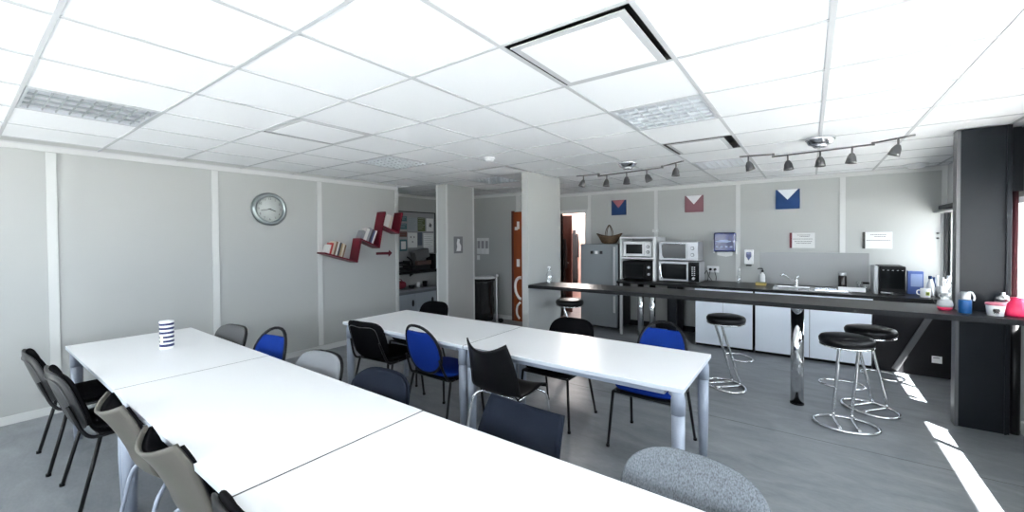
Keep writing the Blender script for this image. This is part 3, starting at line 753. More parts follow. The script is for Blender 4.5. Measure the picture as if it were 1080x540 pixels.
# shelf carcass on worktop
t = thing('appliance_shelf', 'white open two-tier shelf unit on the worktop beside the fridge', 'shelf unit', (-2.27, 6.80, WT))
bm = B(); box(bm, -.285, -.260, -.27, .27, 0, .70); mk('side_panel', bm, M_WHITE, t)
bm = B(); box(bm, .260, .300, -.27, .27, 0, .70); mk('side_panel', bm, M_WHITE, t)
bm = B(); box(bm, -.260, .260, -.27, .27, .675, .70); mk('top_panel', bm, M_WHITE, t)
bm = B(); box(bm, -.260, .260, -.27, .27, .345, .37); mk('shelf', bm, M_WHITE, t)
bm = B(); box(bm, -.260, .260, .255, .27, 0, .675); mk('back_panel', bm, mat('grey_backboard', (.4, .41, .42), .6), t)
def oven(name, label, cat, loc, w, h, d, body, doorm, winm, doorw, knobs, curved=False, handle=False, keys=False):
    t = thing(name, label, cat, loc)
    bm = B(); box(bm, -w/2, w/2, -d/2+.012, d/2, .012, h, bev=.006)
    for sx in (-1, 1):
        for sy in (-1, 1): cyl(bm, (sx*(w/2-.04), sy*(d/2-.06), 0), (sx*(w/2-.04), sy*(d/2-.06), .014), .014, n=10)
    mk('body', bm, body, t)
    x1 = -w/2+doorw
    bm = B(); box(bm, -w/2+.004, x1, -d/2-.006, -d/2+.011, .018, h-.008, bev=.004); dr = mk('door', bm, doorm, t)
    bm = B()
    if curved: prism(bm, [(-w/2+.04, h-.05), (-w/2+.05, .09), (-w/2+.075, .045), (x1-.02, .045), (x1-.02, h-.04), (-w/2+.08, h-.035)], 'y', -d/2-.0085, -d/2-.0055)
    else: box(bm, -w/2+.05, x1-.03, -d/2-.0085, -d/2-.0055, .055, h-.045)
    mk('window', bm, winm, dr)
    if curved and not handle:
        bm = B(); tube(bm, [(-w/2+.022, -d/2-.012, h-.035), (-w/2+.030, -d/2-.020, h-.12), (-w/2+.055, -d/2-.018, .05)], .008, 8, smooth=5); mk('handle', bm, M_CHROME, dr)
    if handle:
        bm = B(); tube(bm, [(-w/2+.03, -d/2-.006, h-.03), (-w/2+.03, -d/2-.035, h-.03), (x1-.02, -d/2-.035, h-.03), (x1-.02, -d/2-.006, h-.03)], .006, 8); mk('handle', bm, M_CHROME, dr)
    bm = B(); box(bm, x1+.004, w/2-.004, -d/2-.004, -d/2+.011, .018, h-.008, bev=.003); cp = mk('control_panel', bm, doorm if not keys else M_GLASSD, t)
    cx = (x1+w/2)/2
    for kz in knobs:
        bm = B(); cyl(bm, (cx, -d/2-.004, kz), (cx, -d/2-.008, kz), .027, n=20, mi=1); cyl(bm, (cx, -d/2-.008, kz), (cx, -d/2-.026, kz), .020, n=18); box(bm, cx-.003, cx+.003, -d/2-.030, -d/2-.025, kz-.018, kz+.018); mk('knob', bm, [M_SILVER, M_GPLAST], cp)
    if keys:
        for a in range(2):
            for b in range(5):
                bm = B(); box(bm, cx-.028+a*.03, cx-.010+a*.03, -d/2-.007, -d/2-.0045, h-.09-b*.03, h-.075-b*.03); mk('button', bm, M_SILVER, cp)
    return t
oven('microwave_oven', 'small white and silver microwave on the upper tier of the shelf unit', 'microwave', (-2.28, 6.76, WT+.37), .47, .255, .36, M_WHITE, M_WHITE, M_GLASSD, .35, (.085, .17))
oven('mini_oven', 'black mini oven on the lower tier of the white shelf unit', 'oven', (-2.275, 6.76, WT), .50, .30, .38, M_BPLAST, M_BPLAST, M_GLASSD, .38, (.10, .21))
oven('grill_oven', 'black-fronted silver grill oven standing on the worktop under another oven', 'oven', (-1.63, 6.74, WT), .60, .32, .38, M_SILVER, M_SILVER, M_GLASSD, .44, (.07,), curved=True, keys=True)
oven('toaster_oven', 'silver toaster oven stacked on top of the black-fronted oven', 'oven', (-1.64, 6.74, WT+.322), .57, .30, .36, M_SILVER, M_SILVER, M_GLASSG, .42, (.10, .20), curved=True, handle=True)
# coffee machine
t = thing('coffee_machine', 'black boxy bean coffee machine on the worktop right of the splashback', 'coffee machine', (.78, 6.66, WT))
bm = B(); box(bm, -.155, -.11, -.16, .20, 0, .33, bev=.008); mk('side_panel', bm, M_SILVER, t)
bm = B(); box(bm, -.108, .125, -.18, .20, .0, .335, bev=.01); mk('body', bm, M_BPLAST, t)
bm = B(); box(bm, -.095, .112, -.1865, -.181, .07, .30, bev=.002); mk('front_panel', bm, M_GLASSD, t)
bm = B(); box(bm, -.10, .118, -.215, -.187, .01, .035, bev=.003); mk('drip_tray', bm, M_CHROME, t)
bm = B()
for k in range(5): box(bm, -.08+k*.042, -.065+k*.042, -.1885, -.1867, .285, .291)
mk('indicator_marks', bm, M_SILVER, t)
# small worktop objects
def bottle(name, label, cat, loc, prof, m, cap=None, capm=None, group=None):
    t = thing(name, label, cat, loc, 0, group); bm = B(); lathe(bm, prof, 22); mk('body', bm, m, t)
    if cap: bm = B(); lathe(bm, cap, 18); mk('cap', bm, capm, t)
    return t
t = bottle('spray_bottle', 'slim clear bottle with cable loop beside the wall batten on the worktop', 'bottle', (-.845, 6.82, WT), [(0,0),(.028,0),(.030,.01),(.030,.10),(.012,.14),(.011,.19),(0,.19)], M_BOTTLE, [(0,.1905),(.014,.1905),(.014,.23),(0,.23)], M_WHITE)
t = thing('sponge', 'yellow sponge on the worktop under the white soap pump bottle', 'sponge', (-.555, 6.77, WT)); bm = B(); box(bm, -.07, .06, -.05, .05, 0, .035, bev=.008); mk('foam', bm, M_SPONGE, t)
bm = B(); box(bm, -.07, .06, -.05, .05, .0352, .043, bev=.002); mk('scourer', bm, mat('green_scourer', (.25, .25, .12), .9), t)
t = thing('soap_bottle', 'white soap bottle with black pump head by the sink', 'bottle', (-.55, 6.86, WT))
bm = B(); lathe(bm, [(0,0),(.034,0),(.037,.01),(.037,.12),(.030,.15),(.013,.165),(.013,.18),(0,.18)], 22); mk('body', bm, M_WHITE, t)
bm = B(); lathe(bm, [(0,.1805),(.015,.1805),(.015,.205),(.006,.21),(.006,.235),(0,.235)], 14); tube(bm, [(0,0,.232),(-.045,0,.232),(-.055,0,.22)], .008, 8); mk('pump', bm, M_BPLAST, t)
t = thing('storage_jar', 'glass jar of dark coffee with steel lid behind the white tray', 'jar', (.345, 6.76, WT))
bm = B(); lathe(bm, [(0,0),(.042,0),(.044,.01),(.044,.17),(.036,.185),(0,.185)], 22); mk('contents', bm, M_COFFEE, t)
bm = B(); lathe(bm, [(.036,.1855),(.038,.19),(.038,.222),(0,.225)], 22); mk('lid', bm, M_SILVER, t)
bottle('drinking_glass', 'clear tumbler standing on the worktop between dark jar and coffee machine', 'glass', (.52, 6.80, WT), [(0,0),(.028,0),(.036,.11),(.033,.11),(.026,.01),(0,.009)], M_BOTTLE)
t = thing('food_jar', 'short glass jar with black lid behind the right end of the tray', 'jar', (.57, 6.70, WT))
bm = B(); lathe(bm, [(0,0),(.036,0),(.038,.01),(.038,.085),(.032,.095),(0,.095)], 22); mk('body', bm, M_BOTTLE, t)
bm = B(); lathe(bm, [(0,.0955),(.034,.0955),(.034,.115),(0,.115)], 20); mk('lid', bm, M_BPLAST, t)
t = thing('white_tray', 'long white box tray lying at the front of the sink drainer', 'tray', (.42, 6.52, WT+.012))
bm = B(); box(bm, -.13, .13, -.05, .05, 0, .006); mk('tray_bottom', bm, M_WHITE, t)
bm = B()
for a, b, c, d in ((-.13, .13, -.05, -.045), (-.13, .13, .045, .05), (-.13, -.125, -.045, .045), (.125, .13, -.045, .045)): box(bm, a, b, c, d, .006, .045)
mk('tray_walls', bm, M_WHITE, t)
t = thing('blue_carton', 'blue carton standing on the worktop right of the coffee machine', 'carton', (1.02, 6.74, WT))
bm = B(); box(bm, -.07, .065, -.05, .05, 0, .27, bev=.003); mk('carton_body', bm, mat('blue_card', (.05, .10, .32), .5), t)
bm = B(); box(bm, -.045, .055, -.0525, -.0505, .09, .24); mk('carton_label', bm, mat('pale_blue_card', (.25, .33, .55), .5), t)
t = thing('coffee_mug', 'white mug with a black and lime print at the front of the worktop', 'mug', (1.055, 6.42, WT))
bm = B(); lathe(bm, [(0,0),(.040,0),(.042,.006),(.042,.100),(.038,.100),(.038,.010),(0,.009)], 26); mk('body', bm, M_WHITE, t)
bm = B(); tube(bm, [(-.040, -.012, .08), (-.068, -.02, .075), (-.070, -.02, .04), (-.040, -.012, .025)], .006, 8, smooth=5); mk('handle', bm, M_WHITE, t)
bm = B()
for k in range(6):
    a = math.radians(-95+k*9); vs = [bm.verts.new((.0425*math.cos(b_), .0425*math.sin(b_), z_)) for b_, z_ in ((a, .025), (a+.157, .025), (a+.157, .065+.01*(k % 2)), (a, .06))]; bm.faces.new(vs)
mk('print', bm, mat('lime_print', (.35, .42, .06), .5), t)
bm = B()
for k in range(4):
    a = math.radians(-92+k*9); vs = [bm.verts.new((.0428*math.cos(b_), .0428*math.sin(b_), z_)) for b_, z_ in ((a, .035), (a+.13, .035), (a+.11, .055), (a+.02, .055))]; bm.faces.new(vs)
mk('print', bm, M_COFFEE, t)
bottle('cleaner_bottle', 'blue-capped white bottle between the blue carton and the utensil jar', 'bottle', (1.135, 6.66, WT), [(0,0),(.028,0),(.030,.01),(.030,.13),(.014,.17),(.013,.19),(0,.19)], M_WHITE, [(0,.1905),(.016,.1905),(.016,.225),(0,.225)], M_BLUEP)
t = thing('utensil_jar', 'grey jar full of upright utensils on the worktop by the corner window', 'jar', (1.20, 6.58, WT))
bm = B(); lathe(bm, [(0,0),(.038,0),(.042,.12),(.038,.12),(.034,.01),(0,.009)], 22); mk('body', bm, M_SILVER, t)
for k, (dx, dy, h) in enumerate(((-.055, -.02, .22), (-.02, .02, .24), (.02, -.01, .22), (.045, .02, .20))):
    bm = B(); tube(bm, [(dx*.3, dy*.3, .015), (dx*.9, dy, h-.05), (dx, dy, h)], .006, 8, radii=[.004, .005, .013]); mk('utensil', bm, [M_BLUEP, M_WHITE, M_SILVER, M_WHITE][k], t)
for k, (x, y, h, r, lb) in enumerate(((1.27, 6.45, .16, .035, 'white bottle standing at the worktop corner under the window, in front of another'), (1.30, 6.75, .20, .032, 'tall white bottle at the very back corner of the worktop by the window'))):
    bottle('detergent_bottle', lb, 'bottle', (x, y, WT), [(0,0),(r*.95,0),(r,.01),(r,h*.6),(r*.45,h*.8),(r*.4,h),(0,h)], M_WHITE, [(0,h+.0005),(r*.5,h+.0005),(r*.5,h+.03),(0,h+.03)], M_SILVER, 'white bottles in the worktop corner')
t = thing('white_cup', 'small white cup at the front edge of the worktop by the window corner', 'cup', (1.20, 6.33, WT))
bm = B(); lathe(bm, [(0,0),(.025,0),(.036,.07),(.033,.07),(.022,.008),(0,.007)], 22); mk('body', bm, M_WHITE, t)
bm = B(); tube(bm, [(-.033, 0, .058), (-.052, 0, .05), (-.048, 0, .025), (-.028, 0, .02)], .004, 8, smooth=4); mk('handle', bm, M_WHITE, t)

# wall devices
t = thing('towel_dispenser', 'translucent blue paper towel dispenser on the kitchen wall', 'dispenser', (-1.065, YK-.0005, 1.46))
bm = B(); box(bm, -.155, .155, -.10, .0, -.14, .16, bev=.025); mk('housing', bm, M_TBLUE, t)
bm = B(); box(bm, -.165, -.15, -.08, .0, -.16, .05, bev=.006); box(bm, .15, .168, -.09, .0, -.17, .03, bev=.006); mk('side_clips', bm, M_WHITE, t)
bm = B(); prism(bm, [(-.11, -.145), (.11, -.145), (.105, -.195), (.02, -.215), (-.105, -.195)], 'y', -.055, -.052); mk('paper_towel', bm, M_PAPER, t)
bm = B()
pts = [(-.13, .02), (-.06, .045), (.04, .045), (.10, .02), (.04, .005), (-.06, .005)]
prism(bm, pts, 'y', -.1035, -.1005); box(bm, .115, .135, -.1035, -.1005, .01, .03)
for k in range(4): box(bm, -.12+k*.065, -.085+k*.065, -.1035, -.1005, -.07, -.05)
mk('front_marking', bm, mat('pale_blue_mark', (.38, .45, .68), .4), t)
t = thing('soap_dispenser', 'small white soap dispenser with dark blue shield window on the wall', 'dispenser', (-.74, YK-.001, 1.235))
bm = B(); box(bm, -.060, .060, -.07, 0, -.10, .125, bev=.012); mk('housing', bm, M_WHITE, t)
bm = B(); prism(bm, [(-.032, .09), (.032, .09), (.034, .02), (0, -.04), (-.034, .02)], 'y', -.074, -.0695); mk('window', bm, M_TBLUE, t)
bm = B(); box(bm, -.035, .035, -.085, -.01, -.122, -.101, bev=.005); mk('push_bar', bm, M_GPLAST, t)
t = thing('wall_socket', 'white double wall socket with two black plugs above the worktop', 'socket', (-1.24, YK-.001, 1.04))
bm = B(); box(bm, -.085, .085, -.012, 0, -.05, .05, bev=.003); mk('plate', bm, M_WHITE, t)
for s in (-1, 1):
    bm = B(); cyl(bm, (s*.033, -.012, 0), (s*.033, -.045, 0), .02, n=14); pl = mk('plug', bm, M_BPLAST, t)
    bm = B(); tube(bm, [(s*.033, -.045, 0), (s*.035, -.055, -.04), (s*.05, -.04, -.11), (.02+s*.03, -.05, -.172)], .005, 8, smooth=5); mk('cable', bm, M_BPLAST, pl)
bm = B(); tube(bm, [(-1.32, 6.86, .98), (-1.29, 6.88, 1.03), (-1.27, 6.88, .95), (-1.28, 6.90, .885), (-1.30, 6.96, WT+.006)], .005, 8, smooth=6)
tag(mk('power_cord', bm, M_BPLAST), 'black power cord looping beside the lower oven on the worktop', 'cord')

def wall_sign(label, x, barm, lines, rz=0):
    t = thing('wall_sign', label, 'sign', (x, YK-.001, 1.495), 0, 'small notices on the kitchen wall')
    bm = B(); box(bm, -.12, .145, -.008, 0, -.108, .108, bev=.001); mk('sheet', bm, M_PAPER, t)
    bm = B(); box(bm, -.150, -.1205, -.010, 0, -.11, .11); mk('edge_bar', bm, barm, t)
    bm = B()
    for z, a, b in lines:
        x_ = a; random.seed(int(abs(z)*1000))
        while x_ < b:
            w = random.uniform(.008, .022); box(bm, x_, min(b, x_+w), -.0095, -.0082, z-.004, z+.004); x_ += w+.004
    mk('print', bm, M_INK, t)
wall_sign('white notice with dark red left edge on the kitchen wall', -.085, M_MAROON, [(.075, -.06, .09), (.055, -.03, .08), (.02, -.11, .12), (-.015, -.09, .11), (-.04, -.07, .10)])
wall_sign('white notice with black left edge on the kitchen wall near the corner', .715, M_COFFEE, [(.075, -.07, .09), (.05, -.03, .08), (.0, -.11, .13)])
bm = B(); 
for z in (1.52, 1.58): cyl(bm, (1.27, YK, z), (1.27, YK-.02, z), .012, n=12)
tag(mk('wall_studs', bm, M_GPLAST), 'pair of small dark round studs on the kitchen wall beside the window', 'studs')

def art(x, w, h, label, mb, mt):
    t = thing('wall_canvas', label, 'picture', (x, YK-.001, 2.09), 0, 'square canvases with a triangle on the kitchen wall')
    bm = B(); box(bm, -w/2, w/2, -.025, 0, -h/2, h/2, bev=.002); mk('canvas', bm, mb, t)
    bm = B(); prism(bm, [(-w/2+.02, h/2-.002), (w/2-.02, h/2-.002), (0, -.01)], 'y', -.0275, -.0252); mk('painted_triangle', bm, mt, t)
art(-2.79, .27, .27, 'small square blue canvas with a rose triangle above the fridge', M_BLUEP, mat('dull_rose', (.30, .10, .12), .7))
art(-1.52, .28, .27, 'square rose canvas with a white triangle above the ovens', M_ROSE, M_WHITEC)
art(-.26, .29, .28, 'square blue canvas with a white triangle, rightmost of the three', M_BLUEP, M_WHITEC)
t = thing('wall_junction_box', 'small pale box on the batten foot above the white shelf unit', 'junction box', (-2.13, YK-.013, 1.66))
bm = B(); box(bm, -.05, .05, -.04, 0, -.02, .03, bev=.004); mk('box_body', bm, M_TRIM, t); bm = B(); cyl(bm, (.02, -.04, .005), (.02, -.046, .005), .008, n=10); mk('button', bm, M_WHITE, t)

# ------------------------------------------------------------------ spotlight tracks
def track(label, ox, oy, oz, pts1, pts2, pts3, spots, canopy):
    t = thing('spotlight_track', label, 'spotlight track', (ox, oy, oz), 0, 'five-lamp ceiling spotlight tracks')
    bm = B(); lathe(bm, [(0, -.065), (.055, -.065), (.085, -.055), (.098, -.03), (.108, -.022), (.108, .0)], 30, c=canopy); lathe(bm, [(.0, -.085), (.045, -.083), (.056, -.072), (.052, -.0652), (0, -.0652)], 24, c=canopy); mk('canopy', bm, M_CHROME, t)
    for p in (pts1, pts2, pts3):
        bm = B(); tube(bm, p, .007, 8); mk('rail', bm, M_NICKEL, t)
    for pq in ((pts1[-1], pts2[0]), (pts2[-1], pts3[0])):
        bm = B(); a_, b_ = V(pq[0]), V(pq[1]); box(bm, a_.x-.010, a_.x+.010, min(a_.y, b_.y)-.008, max(a_.y, b_.y)+.008, min(a_.z, b_.z)-.008, max(a_.z, b_.z)+.008); mk('rail_joint', bm, M_NICKEL, t)
    for (x, y, z, ax, ay) in spots:
        bm = B(); cyl(bm, (x, y, z), (x, y, z-.055), .007, n=10); st = mk('spot_stem', bm, M_NICKEL, t)
        Mx = Matrix.Translation((x, y, z-.055)) @ Matrix.Rotation(ax, 4, 'X') @ Matrix.Rotation(ay, 4, 'Y')
        bm = B(); lathe(bm, [(.008, .008), (.018, 0), (.030, -.025), (.036, -.06), (.040, -.078), (.036, -.078), (.031, -.06), (.0, -.03)], 22, M=Mx); mk('spot_shade', bm, M_NICKEL, st)
        bm = B(); lathe(bm, [(0, -.045), (.022, -.05), (.024, -.062), (0, -.068)], 16, M=Mx); mk('bulb', bm, M_WHITE, st)
zr = -.115
track('ceiling spotlight track with five steel lamps at right, near the clad pillar', 0, 0, ZC,
      [(-.53, 4.30, zr), (-.27, 4.36, zr)], [(-.27, 4.37, zr-.02), (.41, 4.37, zr-.005)], [(.41, 4.36, zr+.005), (.63, 4.20, zr+.005)],
      [(-.46, 4.32, zr, .1, -.25), (-.16, 4.37, zr-.018, 0, -.1), (.07, 4.37, zr-.012, 0, 0), (.28, 4.37, zr-.008, 0, .1), (.545, 4.26, zr+.005, .1, .35)], (.07, 4.45, 0))
track('ceiling spotlight track with five steel lamps in front of the canvases over the bar', 0, 0, ZC,
      [(-2.28, 4.44, zr), (-2.0, 4.46, zr)], [(-2.0, 4.47, zr-.02), (-1.26, 4.42, zr-.005)], [(-1.26, 4.41, zr+.005), (-1.0, 4.22, zr+.005)],
      [(-2.19, 4.45, zr, .1, .4), (-1.90, 4.46, zr-.018, 0, .1), (-1.66, 4.45, zr-.012, 0, 0), (-1.43, 4.43, zr-.008, .1, -.35), (-1.09, 4.29, zr+.005, 0, .05)], (-1.68, 4.53, 0))

# ------------------------------------------------------------------ left wall: clock, arrow, red shelf with books
t = thing('wall_clock', 'round wall clock with grey rim on the left wall', 'clock', (XL+.001, 2.365, 1.94))
Mx = Matrix.Rotation(PI/2, 4, 'Y')
bm = B(); lathe(bm, [(.155, 0), (.205, .0), (.205, .03), (.195, .05), (.172, .058), (.158, .045), (.155, .03)], 48, M=Mx, cap=False); mk('rim', bm, M_CLOCKR, t)
bm = B(); lathe(bm, [(0, .022), (.158, .022), (.158, .03), (0, .03)], 48, M=Mx); mk('dial', bm, M_CLOCKF, t)
bm = B()
for k in range(1, 13):
    a = 2*PI*k/12
    Mn = Matrix(((0,0,1,.031), (1,0,0,.128*math.sin(a)), (0,1,0,.128*math.cos(a)), (0,0,0,1)))
    text_into(bm, str(k), .038, Mn)
for k in range(60):
    a = 2*PI*k/60
    box(bm, -.0006, .0006, -.0008, .0008, -.003, .003, M=Matrix.Translation((.031, .151*math.sin(a), .151*math.cos(a))) @ Matrix.Rotation(-a, 4, 'X'))
mk('numerals', bm, M_INK, t)
for nm, a, L in (('minute_hand', 43/60*2*PI, .105), ('hour_hand', 3.72/12*2*PI, .075)):
    bm = B(); Mh = Matrix.Rotation(-a, 4, 'X'); box(bm, .033, .0345, -.003, .003, -.015, L, M=Mh); mk(nm, bm, M_COFFEE, t)
bm = B(); prism(bm, [(3.93, 1.305), (4.16, 1.30), (4.165, 1.265), (4.235, 1.325), (4.175, 1.375), (4.165, 1.345), (3.93, 1.345)], 'x', XL, XL+.002)
tag(mk('arrow_sticker', bm, M_MAROON), 'dark red arrow on the wall pointing towards the noticeboard alcove', 'arrow')

t = thing('zigzag_wall_shelf', 'dark red zigzag wall shelf stepping up along the left wall', 'shelf', (XL, 0, 0))
SD = .20
nodes = [(2.98, 1.368), (3.47, 1.225), (3.54, 1.555), (3.85, 1.425), (3.915, 1.755), (4.215, 1.645), (4.295, 1.965)]
def plank(p, q, name):
    a, b = V((0, *p)), V((0, *q)); d = (b-a).normalized(); n = V((0, -d.z, d.y))*.011
    bm = B(); prism(bm, [tuple((v)[1:]) for v in (a-n, b-n+d*.011, b+n+d*.011, a+n)], 'x', 0, SD); mk(name, bm, M_RED, t)
for k in range(6): plank(nodes[k], nodes[k+1], 'shelf_board' if k % 2 == 0 else 'riser_board')
plank(nodes[4], (3.965, 1.965), 'riser_board')
def shelf_books(k, start, specs, where, group):
    p, q = V((0, *nodes[k])), V((0, *nodes[k+1])); d = (q-p).normalized(); up = V((0, -d.z, d.y))
    s = start
    for i, (th, h, dp, ci, desc) in enumerate(specs):
        h *= 1.15; bm = B(); base = p + d*s + up*.0115
        Mx = Matrix(((1,0,0,0), (0,d.y,up.y,0), (0,d.z,up.z,0), (0,0,0,1)))
        Mx = Matrix.Translation((0, base.y, base.z)) @ Mx
        box(bm, .02, .02+dp, 0, .003, 0, h, M=Mx); box(bm, .02, .02+dp, th-.003, th, 0, h, M=Mx); box(bm, .02+dp-.003, .02+dp, .003, th-.003, 0, h, M=Mx)
        bt_ = thing('book', '%s book on %s' % (desc, where), 'book', (XL, 0, 0), 0, group)
        mk('cover', bm, BOOKS[ci], bt_)
        bm = B(); box(bm, .022, .02+dp-.003, .003, th-.003, .004, h-.005, M=Mx); mk('pages', bm, M_PAPER, bt_)
        s += th+.002
shelf_books(0, .06, [(.03, .11, .13, 2, 'low white'), (.028, .14, .13, 4, 'red'), (.028, .165, .13, 0, 'cream'), (.022, .17, .14, 1, 'brown, first dark spine'), (.03, .175, .13, 2, 'tall white'),
                     (.022, .17, .14, 3, 'black'), (.028, .165, .13, 5, 'tan'), (.022, .17, .14, 0, 'thin cream, right of the tan book'), (.026, .16, .13, 1, 'brown, last dark spine')], 'the lowest red shelf', 'books on the lowest red shelf')
shelf_books(2, .015, [(.05, .12, .12, 6, 'thick grey, leftmost'), (.045, .17, .13, 2, 'thick white'), (.04, .19, .13, 6, 'tall grey'), (.022, .185, .14, 3, 'black'), (.03, .18, .13, 7, 'dark blue'), (.022, .19, .14, 2, 'thin white, beside the riser')], 'the middle red shelf', 'books on the middle red shelf')
shelf_books(4, .03, [(.05, .18, .14, 2, 'thick white, left of the top group'), (.045, .185, .14, 2, 'thick white with pale spine, centre of the top group'), (.04, .18, .13, 0, 'cream, right of the top group')], 'the highest red shelf', 'books on the highest red shelf')

# pillar picture and pillar bits
t = thing('pillar_picture', 'small dark sketch print stuck on the right face of the left pillar', 'picture', (-4.607, 4.83, 1.45))
bm = B(); box(bm, -.002, .004, -.10, .10, -.135, .135); mk('print_sheet', bm, mat('grey_print_paper', (.16, .17, .18), .7), t)
bm = B(); prism(bm, [(-.05, -.10), (.05, -.10), (.06, -.02), (.02, .04), (.03, .09), (-.02, .10), (-.04, .03), (-.03, -.03)], 'x', .0042, .006); mk('drawn_figure', bm, M_PAPER, t)
# alcove: noticeboard, counter, cabinet
t = thing('noticeboard', 'large dark framed noticeboard in the alcove beside the left pillar', 'noticeboard', (XA, 5.27, 1.56))
bm = B(); box(bm, 0, .012, -.56, .57, -.50, .50); mk('board', bm, M_BOARD, t)
bm = B()
for a, b, c, d in ((-.58, .59, .50, .52), (-.58, .59, -.52, -.50), (-.58, -.56, -.50, .50), (.57, .59, -.50, .50)): box(bm, 0, .02, a, b, c, d)
mk('frame', bm, M_GPLAST, t)
for nm, y0, y1, z1, z0, m, lb in [('poster', 4.96, 5.13, 1.985, 1.885, M_TEAL, 'teal notice at the top left of the noticeboard'), ('poster', 4.96, 5.13, 1.845, 1.735, M_TEAL, 'teal notice just below the topmost teal one'),
    ('paper', 5.16, 5.38, 1.96, 1.70, mat('pale_blue_paper', (.32, .36, .40), .8), 'pale blue-grey sheet top centre of the noticeboard'), ('poster', 5.40, 5.59, 1.97, 1.70, M_GREEN, 'olive green poster at the top of the noticeboard'),
    ('paper', 5.62, 5.81, 1.96, 1.70, M_PAPER, 'white sheet with small sketch at the top right of the noticeboard'), ('poster', 4.96, 5.13, 1.69, 1.59, mat('brown_print', (.12, .05, .04), .8), 'small brown card on the noticeboard'),
    ('paper', 5.15, 5.38, 1.67, 1.38, M_PAPER, 'large white sheet with three dots in the centre of the noticeboard'), ('poster', 5.395, 5.51, 1.68, 1.42, mat('slate_print', (.10, .12, .16), .8), 'narrow slate blue strip on the noticeboard'),
    ('paper', 5.54, 5.81, 1.66, 1.27, M_PAPER, 'big white sheet at the lower right of the noticeboard'), ('poster', 4.96, 5.13, 1.54, 1.32, M_TEAL, 'teal-bordered card in the lower left of the noticeboard'),
    ('paper', 4.80, 4.93, 1.62, 1.46, M_PAPER, 'small white slip at the left edge of the noticeboard'), ('paper', 4.80, 4.93, 1.43, 1.29, mat('offwhite_paper', (.5, .5, .46), .8), 'off-white slip under the small white slip')]:
    t = thing('pinned_'+nm, lb, 'notice', (XA+.0125, (y0+y1)/2, (z0+z1)/2), 0, 'papers pinned on the noticeboard')
    w, h = (y1-y0)/2, (z1-z0)/2
    bm = B(); box(bm, 0, .002, -w, w, -h, h); mk('sheet', bm, m, t)
    bm = B()
    if 'three dots' in lb:
        for a, b in ((-.04, .06), (.04, .06), (0, -.03)): box(bm, .0022, .003, a-.012, a+.012, b-.015, b+.015)
    elif 'bordered' in lb: box(bm, .0022, .003, -w+.03, w-.03, -h+.035, h-.035)
    elif 'sketch' in lb: prism(bm, [(-.03, -.03), (.03, -.05), (.05, .0), (.0, .05)], 'x', .0022, .003)
    else:
        nl = max(2, int(h/.02))
        for q in range(nl): z_ = h-.02-q*(2*h-.03)/nl; box(bm, .0022, .003, -w+.015, w-.015-.03*(q % 3), z_-.004, z_)
    mk('print', bm, M_PAPER if m in (M_TEAL, M_GREEN) else M_INK, t)
t = thing('alcove_ledge', 'narrow black ledge shelf below the noticeboard', 'ledge', (0,0,0))
bm = B(); box(bm, XA+.001, -5.93, 4.37, YA-.03, .905, .955, bev=.003); mk('ledge_board', bm, M_BLACKTOP, t)
for y in (4.6, 5.2): bm = B(); prism(bm, [(XA+.001, .904), (-6.1, .904), (XA+.001, .82)], 'y', y-.01, y+.01); mk('bracket', bm, M_BTUBE, t)
t = thing('binding_machine', 'dark lever machine with tilted top on the alcove ledge', 'machine', (-6.08, 5.28, .956))
bm = B(); box(bm, -.10, .10, -.22, .20, 0, .10, bev=.01); mk('base', bm, M_GPLAST, t)
bm = B(); Mx = Matrix.Translation((.0, .04, .22)) @ Matrix.Rotation(.25, 4, 'X'); box(bm, -.08, .08, -.16, .18, -.015, .16, M=Mx, bev=.008); mk('hood', bm, mat('dull_grey_plastic', (.11, .11, .11), .5), t)
bm = B(); box(bm, .03, .11, -.12, .22, .10, .18, bev=.006); mk('front_tray', bm, mat('dull_brown_plastic', (.09, .05, .04), .5), t)
bm = B(); tube(bm, [(.05, -.20, .10), (.06, -.24, .20), (.02, -.30, .26)], .012, 8, smooth=4); mk('lever', bm, M_BPLAST, t)
t = thing('desk_organiser', 'low dark letter tray on the left end of the alcove ledge', 'letter tray', (-6.08, 4.86, .956))
for z in (0, .10): bm = B(); box(bm, -.10, .10, -.14, .12, z, z+.02); box(bm, -.10, -.09, -.14, .12, z+.02, z+.07); mk('tray', bm, M_GPLAST, t)
bm = B(); box(bm, -.10, .10, .12, .13, 0, .19); mk('side_wall', bm, M_GPLAST, t)
bm = B(); box(bm, -.10, .10, -.15, -.14, 0, .17); mk('side_wall', bm, M_GPLAST, t)
for k, (y, m_) in enumerate(((5.62, M_BPLAST), (5.70, M_WHITE))):
    t = thing('ring_binder', ['black ring binder upright on the alcove ledge next to a white one', 'white ring binder upright on the alcove ledge next to a black one'][k], 'binder', (-6.10, y, .956), 0, 'binders on the alcove ledge')
    bm = B(); box(bm, -.12, .10, -.03, -.027, 0, .30); box(bm, -.12, .10, .027, .03, 0, .30); box(bm, .097, .10, -.027, .027, 0, .30); mk('cover', bm, m_, t)
    bm = B(); box(bm, -.11, .09, -.02, .02, .006, .29); mk('pages', bm, M_PAPER, t)
t = thing('tambour_cabinet', 'low grey cabinet with pale sliding doors under the alcove ledge', 'cabinet', (-6.03, 5.10, 0))
bm = B(); box(bm, -.20, .18, -.62, .44, 0, .60, bev=.004); mk('body', bm, mat('slate_grey_metal', (.13, .14, .16), .5), t)
bm = B(); box(bm, -.21, .20, -.64, .46, .60, .64, bev=.004); mk('top', bm, mat('mid_grey_metal', (.20, .21, .23), .5), t)
